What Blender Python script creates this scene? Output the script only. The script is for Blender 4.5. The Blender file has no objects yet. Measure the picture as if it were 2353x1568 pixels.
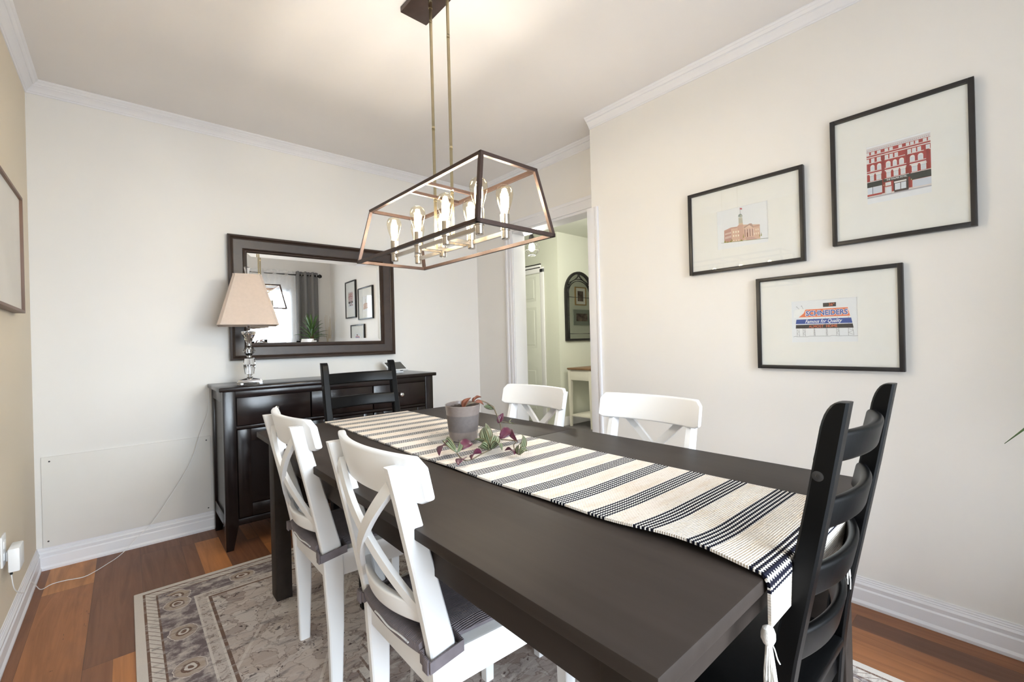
import bpy, bmesh, math, random
from mathutils import Vector, Matrix
random.seed(7)
C = bpy.context.scene.collection
PI = math.pi

# ------------------------------------------------------------------ camera
def build_camera():
    f, yaw, roll = 1027.51, 0.713485, -0.025542
    cam = bpy.data.cameras.new('camera'); cam.sensor_width = 36; cam.lens = f / 2353 * 36
    cam.clip_start = 0.02; cam.clip_end = 60
    o = bpy.data.objects.new('camera', cam); C.objects.link(o)
    sy, cy = math.sin(yaw), math.cos(yaw)
    F = Vector((sy, cy, 0)); R = Vector((cy, -sy, 0)); U = R.cross(F)
    cr, sr = math.cos(roll), math.sin(roll)
    R2 = cr * R + sr * U; U2 = -sr * R + cr * U
    m = Matrix((R2, U2, -F)).transposed().to_4x4(); m.translation = Vector((0.365014, -3.359682, 1.124811))
    o.matrix_world = m
    bpy.context.scene.camera = o
build_camera()

# ------------------------------------------------------------------ world, light, exposure
sc = bpy.context.scene
sc.view_settings.view_transform = 'Standard'; sc.view_settings.look = 'None'
sc.view_settings.gamma = 1; sc.view_settings.use_curve_mapping = False
sc.view_settings.exposure = 0.47
SKY = 1.5            # brightness of the sky outside the window
DAYLIGHT = 1900.0      # window daylight, watts
REAR_ROOM = 0.0
BULB = 6.2           # each filament bulb, watts
HALL_BULB = 30.0

w = bpy.data.worlds.new('sky'); sc.world = w; w.use_nodes = True
w.node_tree.nodes['Background'].inputs[0].default_value = (0.86, 0.93, 1.0, 1)
w.node_tree.nodes['Background'].inputs[1].default_value = SKY

def area_light(name, loc, rot, sx, sy, power, col):
    l = bpy.data.lights.new(name, 'AREA'); l.shape = 'RECTANGLE'; l.size = sx; l.size_y = sy
    l.energy = power; l.color = col
    o = bpy.data.objects.new(name, l); C.objects.link(o); o.location = loc; o.rotation_euler = rot
    return o
# daylight falling in through the window in the wall behind the camera
def aimed(name, loc, target, sx, sy, power, col):
    return area_light(name, loc, (Vector(target) - Vector(loc)).to_track_quat('-Z', 'Y').to_euler(), sx, sy, power, col)
aimed('window_daylight', (1.4, -8.8, 2.6), (1.25, -4.04, 1.1), 5.0, 4.0, DAYLIGHT, (0.80, 0.90, 1.0))

# ------------------------------------------------------------------ room numbers
H = 2.5308; XR = 2.6497; XC = 2.8647; YREAR = -4.04; YEND = -1.535
HALLX, HALLY = 4.635, 0.63

# ------------------------------------------------------------------ materials
def lin(c):
    c = c / 255.0
    return c / 12.92 if c <= 0.04045 else ((c + 0.055) / 1.055) ** 2.4
def rgb(r, g, b): return (lin(r), lin(g), lin(b), 1)

class NT:
    def __init__(s, m):
        s.t = m.node_tree; s.n = s.t.nodes; s.l = s.t.links
        s.bsdf = s.n.get('Principled BSDF'); s.out = s.n.get('Material Output')
    def new(s, kind): return s.n.new(kind)
    def put(s, sock, v):
        if isinstance(v, bpy.types.NodeSocket): s.l.new(v, sock)
        elif v is not None: sock.default_value = v
    def math(s, op, a, b=None, c=None, clamp=False):
        n = s.new('ShaderNodeMath'); n.operation = op; n.use_clamp = clamp
        for i, v in enumerate((a, b, c)):
            if v is not None: s.put(n.inputs[i], v)
        return n.outputs[0]
    def mix(s, f, a, b):
        n = s.new('ShaderNodeMix'); n.data_type = 'RGBA'
        s.put(n.inputs[0], f); s.put(n.inputs[6], a); s.put(n.inputs[7], b)
        return n.outputs[2]
    def coord(s, which='Object'):
        return s.new('ShaderNodeTexCoord').outputs[which]
    def xyz(s, v):
        n = s.new('ShaderNodeSeparateXYZ'); s.put(n.inputs[0], v); return n.outputs
    def comb(s, x, y, z=0.0):
        n = s.new('ShaderNodeCombineXYZ'); s.put(n.inputs[0], x); s.put(n.inputs[1], y); s.put(n.inputs[2], z)
        return n.outputs[0]
    def mapping(s, v, scale=(1, 1, 1), loc=(0, 0, 0)):
        n = s.new('ShaderNodeMapping'); s.put(n.inputs[0], v)
        n.inputs['Scale'].default_value = scale; n.inputs['Location'].default_value = loc
        return n.outputs[0]
    def noise(s, v, scale=5, detail=2, rough=0.5, dist=0.0):
        n = s.new('ShaderNodeTexNoise'); s.put(n.inputs['Vector'], v)
        n.inputs['Scale'].default_value = scale; n.inputs['Detail'].default_value = detail
        n.inputs['Roughness'].default_value = rough; n.inputs['Distortion'].default_value = dist
        return n.outputs['Fac']
    def white(s, v):
        n = s.new('ShaderNodeTexWhiteNoise'); n.noise_dimensions = '3D'; s.put(n.inputs['Vector'], v)
        return n.outputs['Value']
    def ramp(s, f, stops, interp='LINEAR'):
        n = s.new('ShaderNodeValToRGB'); s.put(n.inputs[0], f); n.color_ramp.interpolation = interp
        e = n.color_ramp.elements
        while len(e) < len(stops): e.new(0.5)
        for k, (p, c) in enumerate(stops): e[k].position = p; e[k].color = c
        return n.outputs[0]
    def bump(s, h, strength=0.2, distance=0.002):
        n = s.new('ShaderNodeBump'); n.inputs['Strength'].default_value = strength
        n.inputs['Distance'].default_value = distance; s.put(n.inputs['Height'], h)
        s.l.new(n.outputs[0], s.bsdf.inputs['Normal'])
    def step(s, a, b): return s.math('GREATER_THAN', a, b)      # 1 if a>b

def M(name, col, rough=0.5, metal=0.0, var=0.06, vscale=8.0, bump=0.05, bscale=120.0, spec=0.5, stretch=(1, 1, 1), coat=0.0):
    m = bpy.data.materials.new(name); m.use_nodes = True; t = NT(m)
    v = t.mapping(t.coord(), stretch)
    if var > 0:
        d = tuple(max(0, c * (1 - var)) for c in col[:3]) + (1,); l = tuple(min(1, c * (1 + var)) for c in col[:3]) + (1,)
        c = t.ramp(t.noise(v, vscale, 3), [(0.3, d), (0.7, l)])
        t.put(t.bsdf.inputs['Base Color'], c)
    else:
        t.bsdf.inputs['Base Color'].default_value = col
    t.bsdf.inputs['Roughness'].default_value = rough; t.bsdf.inputs['Metallic'].default_value = metal
    t.bsdf.inputs['Specular IOR Level'].default_value = spec
    if coat: t.bsdf.inputs['Coat Weight'].default_value = coat; t.bsdf.inputs['Coat Roughness'].default_value = 0.15
    if bump > 0: t.bump(t.noise(v, bscale, 2), bump, 0.001)
    return m

def clear_mat(name, tint, gloss=0.08, rough=0.0, dusty=0.0):
    """thin clear sheet: passes light straight on and mirrors a little at the surface"""
    m = bpy.data.materials.new(name); m.use_nodes = True; t = NT(m)
    t.n.remove(t.bsdf)
    tr = t.new('ShaderNodeBsdfTransparent'); tr.inputs[0].default_value = tint
    gl = t.new('ShaderNodeBsdfGlossy'); gl.inputs['Roughness'].default_value = rough
    lw = t.new('ShaderNodeLayerWeight'); lw.inputs['Blend'].default_value = 0.5
    f = t.math('MULTIPLY_ADD', t.math('POWER', lw.outputs['Facing'], 5.0), 0.5, gloss, clamp=True)
    mx = t.new('ShaderNodeMixShader'); t.put(mx.inputs[0], f); t.l.new(tr.outputs[0], mx.inputs[1]); t.l.new(gl.outputs[0], mx.inputs[2])
    t.l.new(mx.outputs[0], t.out.inputs[0])
    return m

def emit_mat(name, col, strength):
    m = bpy.data.materials.new(name); m.use_nodes = True; t = NT(m)
    t.n.remove(t.bsdf); e = t.new('ShaderNodeEmission'); e.inputs[0].default_value = col; e.inputs[1].default_value = strength
    t.l.new(e.outputs[0], t.out.inputs[0]); m.cycles.emission_sampling = 'NONE'
    return m

MAT = {}
MAT['wall'] = M('wall_paint', rgb(237, 234, 230), 0.75, var=0.012, vscale=2, bump=0.05, bscale=260)
MAT['wall_l'] = M('wall_paint_dimmed', rgb(226, 214, 194), 0.75, var=0.012, vscale=2, bump=0.05, bscale=260)  # same paint as the other walls, with the dimmer, warmer light put into its colour
MAT['hallwall'] = M('hall_wall_paint', rgb(214, 216, 204), 0.8, var=0.012, vscale=2, bump=0.05, bscale=260)
MAT['ceil'] = M('ceiling_paint', rgb(238, 234, 232), 0.9, var=0.01, vscale=3, bump=0.06, bscale=200)
MAT['trim'] = M('white_trim_paint', rgb(238, 237, 240), 0.4, var=0.01, bump=0.03, bscale=60)
MAT['halldoor'] = M('hall_door_paint', rgb(226, 228, 220), 0.5, var=0.01, bump=0.03)
MAT['panel'] = M('access_panel_paint', rgb(234, 231, 226), 0.6, var=0.01, bump=0.04)
MAT['white'] = M('white_lacquer', rgb(243, 243, 244), 0.32, var=0.008, bump=0.02, bscale=40)
MAT['whiteplastic'] = M('white_plastic', rgb(240, 240, 240), 0.4, var=0.008, bump=0.02)
MAT['black'] = M('black_stained_pine', rgb(9, 9, 10), 0.36, spec=0.15, var=0.12, vscale=14, bump=0.10, bscale=90, stretch=(1, 1, 0.15))
MAT['table'] = M('brown_black_veneer', rgb(52, 45, 41), 0.5, spec=0.10, var=0.10, vscale=30, bump=0.05, bscale=160, stretch=(1, 0.06, 1))
MAT['espresso'] = M('espresso_stained_wood', rgb(27, 17, 16), 0.22, spec=0.4, var=0.25, vscale=18, bump=0.06, bscale=80, stretch=(0.15, 1, 1))
MAT['espresso_v'] = M('espresso_stained_upright', rgb(26, 17, 16), 0.22, spec=0.4, var=0.25, vscale=18, bump=0.06, bscale=80, stretch=(1, 1, 0.15))
MAT['mframe'] = M('dark_bronze_frame', rgb(56, 42, 35), 0.36, var=0.15, vscale=20, bump=0.06, bscale=70)
MAT['cushion'] = M('charcoal_corded_fabric', rgb(124, 116, 121), 0.9, var=0.08, vscale=40, bump=0.0)
MAT['piping'] = M('white_thread', rgb(225, 224, 224), 0.8, var=0.05, bump=0.2)
MAT['brass'] = M('antique_brass', rgb(186, 172, 140), 0.28, 1.0, var=0.06, vscale=30, bump=0.03)
MAT['nickel'] = M('brushed_nickel', rgb(196, 188, 178), 0.26, 1.0, var=0.05, vscale=40, bump=0.03)
MAT['bronze'] = M('oil_rubbed_bronze', rgb(74, 58, 52), 0.42, 0.55, var=0.12, vscale=30, bump=0.05)
MAT['chrome'] = M('polished_chrome', rgb(225, 225, 228), 0.06, 1.0, var=0.01, bump=0.0)
MAT['linen'] = M('beige_linen_shade', rgb(210, 192, 178), 0.9, var=0.03, vscale=60, bump=0.25, bscale=500)
MAT['frame'] = M('black_frame_wood', rgb(34, 31, 31), 0.4, var=0.12, vscale=20, bump=0.06)
MAT['mat'] = M('ivory_mount_board', rgb(243, 241, 238), 0.9, var=0.01, vscale=30, bump=0.04, bscale=300)
MAT['paper'] = M('white_print_paper', rgb(239, 240, 244), 0.85, var=0.005, vscale=40, bump=0.02)
MAT['pglass'] = clear_mat('picture_glass', (0.985, 0.99, 0.985, 1), 0.04)
MAT['walnut'] = M('walnut_frame_wood', rgb(120, 92, 76), 0.5, var=0.22, vscale=16, bump=0.1, stretch=(1, 0.2, 0.2))
MAT['canvas'] = M('pale_watercolour', rgb(224, 220, 214), 0.9, var=0.06, vscale=2.2, bump=0.04)
MAT['bulbglass'] = clear_mat('amber_bulb_glass', (1.0, 0.96, 0.86, 1), 0.07)
MAT['filament'] = emit_mat('glowing_filament', (1.0, 0.80, 0.46, 1), 60)
MAT['hallfil'] = emit_mat('hall_bulb_glow', (1.0, 0.93, 0.72, 1), 14)
MAT['soil'] = M('potting_soil', rgb(48, 38, 33), 0.95, var=0.4, vscale=120, bump=1.0, bscale=160)
MAT['stem'] = M('purple_green_stem', rgb(98, 86, 68), 0.6, var=0.2, vscale=60, bump=0.1)
MAT['dryleaf'] = M('dry_brown_leaf', rgb(116, 66, 46), 0.7, var=0.25, vscale=80, bump=0.2)
MAT['purple'] = M('purple_leaf_underside', rgb(78, 25, 48), 0.4, var=0.18, vscale=60, bump=0.15)
MAT['rope'] = M('cotton_cord', rgb(232, 228, 222), 0.9, var=0.05, vscale=200, bump=0.4, bscale=600)
MAT['iron'] = M('black_iron', rgb(36, 34, 33), 0.5, 0.3, var=0.1, bump=0.06)
MAT['darkplastic'] = M('dark_plastic', rgb(30, 30, 31), 0.35, var=0.02, bump=0.02)
MAT['screen'] = M('dark_glass_screen', rgb(74, 74, 70), 0.12, var=0.02, bump=0.0)
MAT['hallfloor'] = M('grey_hall_tile', rgb(106, 102, 104), 0.5, var=0.06, bump=0.05)
MAT['oak'] = M('brown_oak_top', rgb(122, 92, 66), 0.45, var=0.18, vscale=14, bump=0.06, stretch=(0.2, 1, 1))
MAT['cream'] = M('cream_furniture_paint', rgb(226, 222, 210), 0.5, var=0.02, bump=0.05)
MAT['gilt'] = M('gilt_frame', rgb(170, 140, 96), 0.4, 0.4, var=0.1, bump=0.06)
MAT['sage'] = M('grey_green_frame', rgb(140, 146, 136), 0.6, var=0.06, bump=0.05)
MAT['photo'] = M('old_photograph', rgb(104, 88, 82), 0.6, var=0.7, vscale=14, bump=0.0)
MAT['greycurtain'] = M('grey_curtain_weave', rgb(128, 126, 126), 0.9, var=0.05, vscale=80, bump=0.25, bscale=500)
MAT['pampas'] = M('dry_pampas', rgb(214, 200, 178), 0.95, var=0.1, vscale=60, bump=0.2)
MAT['potblack'] = M('charcoal_planter', rgb(60, 60, 62), 0.6, var=0.08, bump=0.1)
MAT['trunk'] = M('plant_trunk', rgb(112, 90, 66), 0.85, var=0.25, vscale=40, bump=0.5, bscale=60)
MAT['vase'] = M('white_ceramic_vase', rgb(226, 222, 216), 0.4, var=0.03, bump=0.03)
MAT['mirror'] = M('mirror_silvering', (0.93, 0.94, 0.94, 1), 0.0, 1.0, var=0.0, bump=0.0)
MAT['outdoor'] = M('garden_hedge', rgb(150, 170, 150), 0.9, var=0.4, vscale=3, bump=0.3)
MAT['screw'] = M('dark_screw_head', rgb(70, 70, 72), 0.35, 0.7, var=0.05, bump=0.03)

def glass_mat():
    m = bpy.data.materials.new('lead_crystal'); m.use_nodes = True; t = NT(m)
    t.bsdf.inputs['Base Color'].default_value = (0.98, 0.97, 0.96, 1); t.bsdf.inputs['Roughness'].default_value = 0.0
    t.bsdf.inputs['IOR'].default_value = 1.52; t.bsdf.inputs['Transmission Weight'].default_value = 1.0
    return m
MAT['crystal'] = glass_mat()

def corded(m):
    t = NT(m); u = t.xyz(t.coord('Object'))
    wv = t.math('ADD', t.math('MULTIPLY', u[1], 1450.0), t.math('MULTIPLY', t.noise(t.coord(), 9, 2), 26.0))
    t.bump(t.math('SINE', wv), 0.55, 0.002)
corded(MAT['cushion'])

def make_floor_mat():
    m = bpy.data.materials.new('wood_plank_floor'); m.use_nodes = True; t = NT(m)
    p = t.xyz(t.coord('Object')); W, L = 0.1785, 1.22
    u = t.math('DIVIDE', t.math('SUBTRACT', p[0], 0.05), W); i = t.math('FLOOR', u); fu = t.math('SUBTRACT', u, i)
    off = t.math('MULTIPLY', t.white(t.comb(i, 3.7, 1.0)), L)
    v = t.math('DIVIDE', t.math('ADD', p[1], off), L); j = t.math('FLOOR', v); fv = t.math('SUBTRACT', v, j)
    h1 = t.white(t.comb(i, j, 5.0)); h2 = t.white(t.comb(i, j, 9.0)); h3 = t.white(t.comb(i, j, 17.0))
    # some planks are printed as two strips of different wood
    cut = t.math('ADD', 0.25, t.math('MULTIPLY', h2, 0.5))
    second = t.math('MULTIPLY', t.step(fu, cut), t.step(h3, 0.45))
    tone = t.mix(second, h1, t.white(t.comb(i, j, 33.0)))
    tone = t.xyz(tone)[0]
    base = t.ramp(tone, [(0.0, rgb(104, 69, 50)), (0.3, rgb(136, 88, 58)), (0.55, rgb(164, 106, 64)), (0.8, rgb(190, 124, 70)), (1.0, rgb(204, 142, 84))])
    gv = t.comb(t.math('MULTIPLY', p[0], 26.0), t.math('ADD', t.math('MULTIPLY', p[1], 1.6), t.math('MULTIPLY', h1, 40.0)), t.math('MULTIPLY', i, 3.1))
    g = t.noise(gv, 1.0, 5, 0.62, 1.2)
    base = t.mix(t.math('MULTIPLY', t.ramp(g, [(0.40, (0, 0, 0, 1)), (0.75, (1, 1, 1, 1))]), 0.42), base, rgb(74, 46, 32))
    big = t.noise(t.comb(t.math('MULTIPLY', p[0], 7.0), t.math('MULTIPLY', p[1], 2.0), t.math('MULTIPLY', j, 5.0)), 1.0, 3, 0.6)
    base = t.mix(t.math('MULTIPLY', t.ramp(big, [(0.52, (0, 0, 0, 1)), (0.72, (1, 1, 1, 1))]), 0.35), base, rgb(84, 56, 44))
    # knots and checks
    kn = t.noise(t.comb(t.math('MULTIPLY', p[0], 30.0), t.math('MULTIPLY', p[1], 8.0), t.math('MULTIPLY', h1, 9.0)), 1.0, 3, 0.7, 2.0)
    base = t.mix(t.math('MULTIPLY', t.ramp(kn, [(0.70, (0, 0, 0, 1)), (0.76, (1, 1, 1, 1))]), 0.75), base, rgb(56, 36, 26))
    gap = t.math('MAXIMUM', t.math('LESS_THAN', fu, 0.008), t.math('LESS_THAN', fv, 0.0016))
    base = t.mix(t.math('MULTIPLY', gap, 0.6), base, rgb(50, 32, 24))
    t.put(t.bsdf.inputs['Base Color'], base)
    t.put(t.bsdf.inputs['Roughness'], t.math('ADD', 0.40, t.math('MULTIPLY', g, 0.2)))
    t.bump(t.math('SUBTRACT', g, gap), 0.12, 0.002)
    return m
MAT['floor'] = make_floor_mat()

RUG_W, RUG_L = 1.85, 3.05
def make_rug_mat():
    m = bpy.data.materials.new('faded_oriental_rug'); m.use_nodes = True; t = NT(m)
    co = t.coord('Object'); p = t.xyz(co)
    ax = t.math('ABSOLUTE', p[0]); ay = t.math('ABSOLUTE', p[1])
    ex = t.math('SUBTRACT', RUG_W / 2, ax); ey = t.math('SUBTRACT', RUG_L / 2, ay)
    e = t.math('MINIMUM', ex, ey)
    along = t.mix(t.math('LESS_THAN', ex, ey), ax, ay); along = t.xyz(along)[0]      # distance along the border
    wob = t.noise(co, 30, 3); wob2 = t.noise(co, 9, 4, 0.6)
    cream, light, taupe = rgb(230, 222, 214), rgb(214, 204, 197), rgb(176, 160, 153)
    dark, plum, brown = rgb(104, 94, 98), rgb(134, 119, 122), rgb(124, 97, 83)
    def band(a, b): return t.math('MULTIPLY', t.step(e, a), t.math('LESS_THAN', e, b))
    def near(val, a, b): return t.ramp(val, [(0, (0, 0, 0, 1)), (a, (0, 0, 0, 1)), (b, (1, 1, 1, 1))])
    # field: curling outlined leaf forms and a stepped medallion
    warp = t.new('ShaderNodeVectorMath'); warp.operation = 'ADD'
    nz = t.new('ShaderNodeTexNoise'); nz.inputs['Scale'].default_value = 9; nz.inputs['Detail'].default_value = 4; t.l.new(co, nz.inputs['Vector'])
    sca = t.new('ShaderNodeVectorMath'); sca.operation = 'SCALE'; sca.inputs[3].default_value = 0.30; t.l.new(nz.outputs['Color'], sca.inputs[0])
    t.l.new(co, warp.inputs[0]); t.l.new(sca.outputs[0], warp.inputs[1])
    def voro(scale, feature):
        n = t.new('ShaderNodeTexVoronoi'); n.feature = feature; n.inputs['Scale'].default_value = scale; t.l.new(warp.outputs[0], n.inputs['Vector']); return n
    vd = voro(13, 'DISTANCE_TO_EDGE').outputs['Distance']; vc = voro(13, 'F1').outputs['Color']; vf = voro(26, 'F1').outputs['Distance']
    cell = t.xyz(vc)[0]
    field = t.ramp(cell, [(0.0, rgb(224, 214, 206)), (0.35, rgb(204, 189, 180)), (0.6, rgb(232, 224, 217)), (0.8, rgb(172, 154, 146)), (1.0, rgb(216, 203, 192))])
    line = t.math('LESS_THAN', vd, 0.035)
    field = t.mix(t.math('MULTIPLY', line, 0.5), field, rgb(120, 98, 84))
    field = t.mix(t.math('MULTIPLY', t.math('LESS_THAN', vf, 0.22), t.step(cell, 0.45)), field, rgb(92, 78, 76))
    # zigzag lattice ribs
    zz = t.math('PINGPONG', t.math('ADD', t.math('MULTIPLY', ax, 1.0), t.math('MULTIPLY', ay, 0.55)), 0.17)
    stp = t.math('SNAP', ay, 0.06); md = t.math('SUBTRACT', t.math('ADD', ax, t.math('MULTIPLY', stp, 0.55)), 0.50)
    rib = t.math('LESS_THAN', t.math('ABSOLUTE', md), 0.012); ribo = t.math('LESS_THAN', t.math('ABSOLUTE', md), 0.020)
    field = t.mix(t.math('MULTIPLY', t.math('LESS_THAN', md, 0.0), 0.55), field, rgb(104, 90, 88))
    field = t.mix(t.math('MULTIPLY', ribo, 0.7), field, brown); field = t.mix(rib, field, cream)
    rz = t.math('LESS_THAN', zz, 0.006); field = t.mix(t.math('MULTIPLY', rz, 0.7), field, cream)
    # main border: dark ground with rosettes
    q = t.math('SUBTRACT', t.math('PINGPONG', along, 0.13), 0.0); dd = t.math('SUBTRACT', e, 0.145)
    rr = t.math('SQRT', t.math('ADD', t.math('POWER', t.math('MULTIPLY', q, 0.9), 2), t.math('POWER', dd, 2)))
    rr = t.math('ADD', rr, t.math('MULTIPLY', t.math('SUBTRACT', wob, 0.5), 0.022))
    border = t.mix(wob2, dark, plum)
    border = t.mix(t.ramp(t.noise(co, 16, 5, 0.7), [(0.46, (0, 0, 0, 1)), (0.62, (1, 1, 1, 1))]), border, light)
    ros = t.ramp(rr, [(0.0, brown), (0.010, cream), (0.016, brown), (0.024, rgb(190, 172, 156)), (0.040, taupe), (0.046, cream), (0.050, dark)], 'CONSTANT')
    border = t.mix(t.math('LESS_THAN', rr, 0.050), border, ros)
    # narrow guards with a scroll
    sw = t.math('ABSOLUTE', t.math('SINE', t.math('ADD', t.math('MULTIPLY', along, 95.0), t.math('MULTIPLY', e, 120.0))))
    guard = t.mix(t.math('MULTIPLY', t.math('LESS_THAN', sw, 0.28), 0.7), cream, brown)
    guard2 = t.mix(t.math('MULTIPLY', t.step(t.noise(co, 60, 3, 0.7), 0.56), 0.6), light, brown)
    col = field
    for a, b, c in ((-1, 0.031, cream), (0.031, 0.040, brown), (0.040, 0.076, guard), (0.076, 0.083, brown), (0.083, 0.205, border),
                    (0.205, 0.213, cream), (0.213, 0.246, guard2), (0.246, 0.254, cream), (0.254, 0.266, brown)):
        col = t.mix(band(a, b), col, c)
    # wear: washed-out and darkened patches, streaked along the weave
    st = t.noise(t.mapping(co, (1.0, 4.0, 1)), 7, 6, 0.75, 0.6)
    col = t.mix(t.math('MULTIPLY', t.ramp(st, [(0.50, (0, 0, 0, 1)), (0.66, (1, 1, 1, 1))]), 0.55), col, rgb(226, 219, 214))
    st2 = t.noise(t.mapping(co, (1.0, 3.0, 1), (3, 5, 0)), 9, 6, 0.75, 0.6)
    inner = t.step(e, 0.045)
    col = t.mix(t.math('MULTIPLY', t.math('MULTIPLY', t.ramp(st2, [(0.52, (0, 0, 0, 1)), (0.66, (1, 1, 1, 1))]), 0.6), inner), col, rgb(92, 82, 84))
    fine = t.noise(co, 240, 2, 0.6)
    col = t.mix(t.math('MULTIPLY', fine, 0.25), col, rgb(146, 133, 129))
    t.put(t.bsdf.inputs['Base Color'], col); t.bsdf.inputs['Roughness'].default_value = 0.95
    t.bsdf.inputs['Specular IOR Level'].default_value = 0.1
    t.bump(fine, 0.4, 0.002)
    return m
MAT['rug'] = make_rug_mat()

def make_runner_mat():
    m = bpy.data.materials.new('woven_striped_cotton'); m.use_nodes = True; t = NT(m)
    p = t.xyz(t.coord('UV'))            # metres: x across, y along
    P = 0.108
    ph = t.math('ADD', p[1], 0.0)
    fr = t.math('SUBTRACT', t.math('FRACT', t.math('DIVIDE', ph, P)), 0.5)
    d = t.math('MULTIPLY', fr, P)                                   # signed distance to stripe centre
    R = 0.0092
    row = t.math('FLOOR', t.math('DIVIDE', t.math('ADD', d, 0.0230), R))
    rf = t.math('SUBTRACT', t.math('FRACT', t.math('DIVIDE', t.math('ADD', d, 0.0230), R)), 0.5)
    ins = t.math('LESS_THAN', t.math('ABSOLUTE', d), 0.0230)
    bead = t.math('SINE', t.math('ADD', t.math('MULTIPLY', p[0], 2 * PI / 0.0088), t.math('MULTIPLY', row, PI)))
    thr = t.math('ADD', 0.31, t.math('MULTIPLY', bead, 0.13))
    darkm = t.math('MULTIPLY', ins, t.math('LESS_THAN', t.math('ABSOLUTE', rf), thr))
    # plain bands: cream with short tan flecks
    fl = t.noise(t.comb(t.math('MULTIPLY', p[0], 60.0), t.math('MULTIPLY', p[1], 330.0)), 1.0, 3, 0.6)
    blot = t.noise(t.comb(t.math('MULTIPLY', p[0], 7.0), t.math('MULTIPLY', p[1], 40.0)), 1.0, 3)
    cream = t.mix(t.ramp(blot, [(0.45, (0, 0, 0, 1)), (0.7, (0.6, 0.6, 0.6, 1))]), rgb(231, 222, 212), rgb(218, 200, 178))
    cream = t.mix(t.math('MULTIPLY', t.step(fl, 0.62), 0.55), cream, rgb(184, 156, 126))
    weft = t.math('SINE', t.math('MULTIPLY', p[1], 2 * PI / 0.0046)); warp = t.math('SINE', t.math('ADD', t.math('MULTIPLY', p[0], 2 * PI / 0.0088), t.math('MULTIPLY', t.math('FLOOR', t.math('DIVIDE', p[1], 0.0046)), PI)))
    cream = t.mix(t.math('MULTIPLY', t.math('LESS_THAN', t.math('ADD', weft, warp), -1.35), 0.35), cream, rgb(170, 148, 126))
    whit = t.mix(ins, cream, rgb(234, 230, 224))
    t.put(t.bsdf.inputs['Base Color'], t.mix(darkm, whit, rgb(26, 26, 38)))
    t.bsdf.inputs['Roughness'].default_value = 0.95; t.bsdf.inputs['Specular IOR Level'].default_value = 0.1
    t.bump(t.math('ADD', weft, warp), 0.5, 0.0015)
    return m
MAT['runner'] = make_runner_mat()

def make_pot_mat():
    m = bpy.data.materials.new('banded_grey_glaze'); m.use_nodes = True; t = NT(m)
    z = t.xyz(t.coord('Object'))[2]; mid = t.math('MULTIPLY', t.step(z, 0.037), t.math('LESS_THAN', z, 0.098))
    n = t.noise(t.coord(), 90, 2)
    c = t.mix(mid, rgb(122, 110, 105), rgb(90, 82, 81)); c = t.mix(t.math('MULTIPLY', n, 0.10), c, rgb(190, 180, 170))
    t.put(t.bsdf.inputs['Base Color'], c)
    t.put(t.bsdf.inputs['Roughness'], t.math('ADD', 0.14, t.math('MULTIPLY', mid, 0.5)))
    return m
MAT['pot'] = make_pot_mat()

def make_leaf_mat(name, a, b, edge):
    m = bpy.data.materials.new(name); m.use_nodes = True; t = NT(m)
    p = t.xyz(t.coord('UV')); c = t.math('ABSOLUTE', t.math('SUBTRACT', p[0], 0.5))
    n = t.noise(t.comb(t.math('MULTIPLY', p[0], 30.0), t.math('MULTIPLY', p[1], 3.0)), 1.0, 3)
    c = t.math('ADD', c, t.math('MULTIPLY', t.math('SUBTRACT', n, 0.5), 0.08))
    t.put(t.bsdf.inputs['Base Color'], t.ramp(c, [(0.0, b), (0.09, a), (0.17, b), (0.28, a), (0.36, edge)], 'CONSTANT'))
    t.bsdf.inputs['Roughness'].default_value = 0.4
    return m
MAT['striped'] = make_leaf_mat('striped_green_leaf', rgb(128, 138, 112), rgb(54, 62, 30), rgb(82, 76, 46))
MAT['blade'] = make_leaf_mat('green_blade_leaf', rgb(70, 104, 52), rgb(96, 132, 64), rgb(52, 82, 44))

def make_sheer():
    m = bpy.data.materials.new('sheer_voile'); m.use_nodes = True; t = NT(m); t.n.remove(t.bsdf)
    tr = t.new('ShaderNodeBsdfTransparent'); tl = t.new('ShaderNodeBsdfTranslucent'); df = t.new('ShaderNodeBsdfDiffuse')
    tl.inputs[0].default_value = (0.95, 0.95, 0.96, 1); df.inputs[0].default_value = (0.9, 0.9, 0.91, 1)
    wv = t.noise(t.mapping(t.coord(), (300, 300, 60)), 1.0, 1)
    m1 = t.new('ShaderNodeMixShader'); m1.inputs[0].default_value = 0.45; t.l.new(tl.outputs[0], m1.inputs[1]); t.l.new(df.outputs[0], m1.inputs[2])
    m2 = t.new('ShaderNodeMixShader'); t.put(m2.inputs[0], t.math('ADD', 0.40, t.math('MULTIPLY', wv, 0.16))); t.l.new(tr.outputs[0], m2.inputs[1]); t.l.new(m1.outputs[0], m2.inputs[2])
    t.l.new(m2.outputs[0], t.out.inputs[0])
    return m
MAT['sheer'] = make_sheer()

_flat = {}
def ink(r, g, b):
    k = (r, g, b)
    if k not in _flat: _flat[k] = M('print_ink_%d_%d_%d' % k, rgb(r, g, b), 0.85, var=0.02, vscale=60, bump=0.02)
    return _flat[k]

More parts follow.
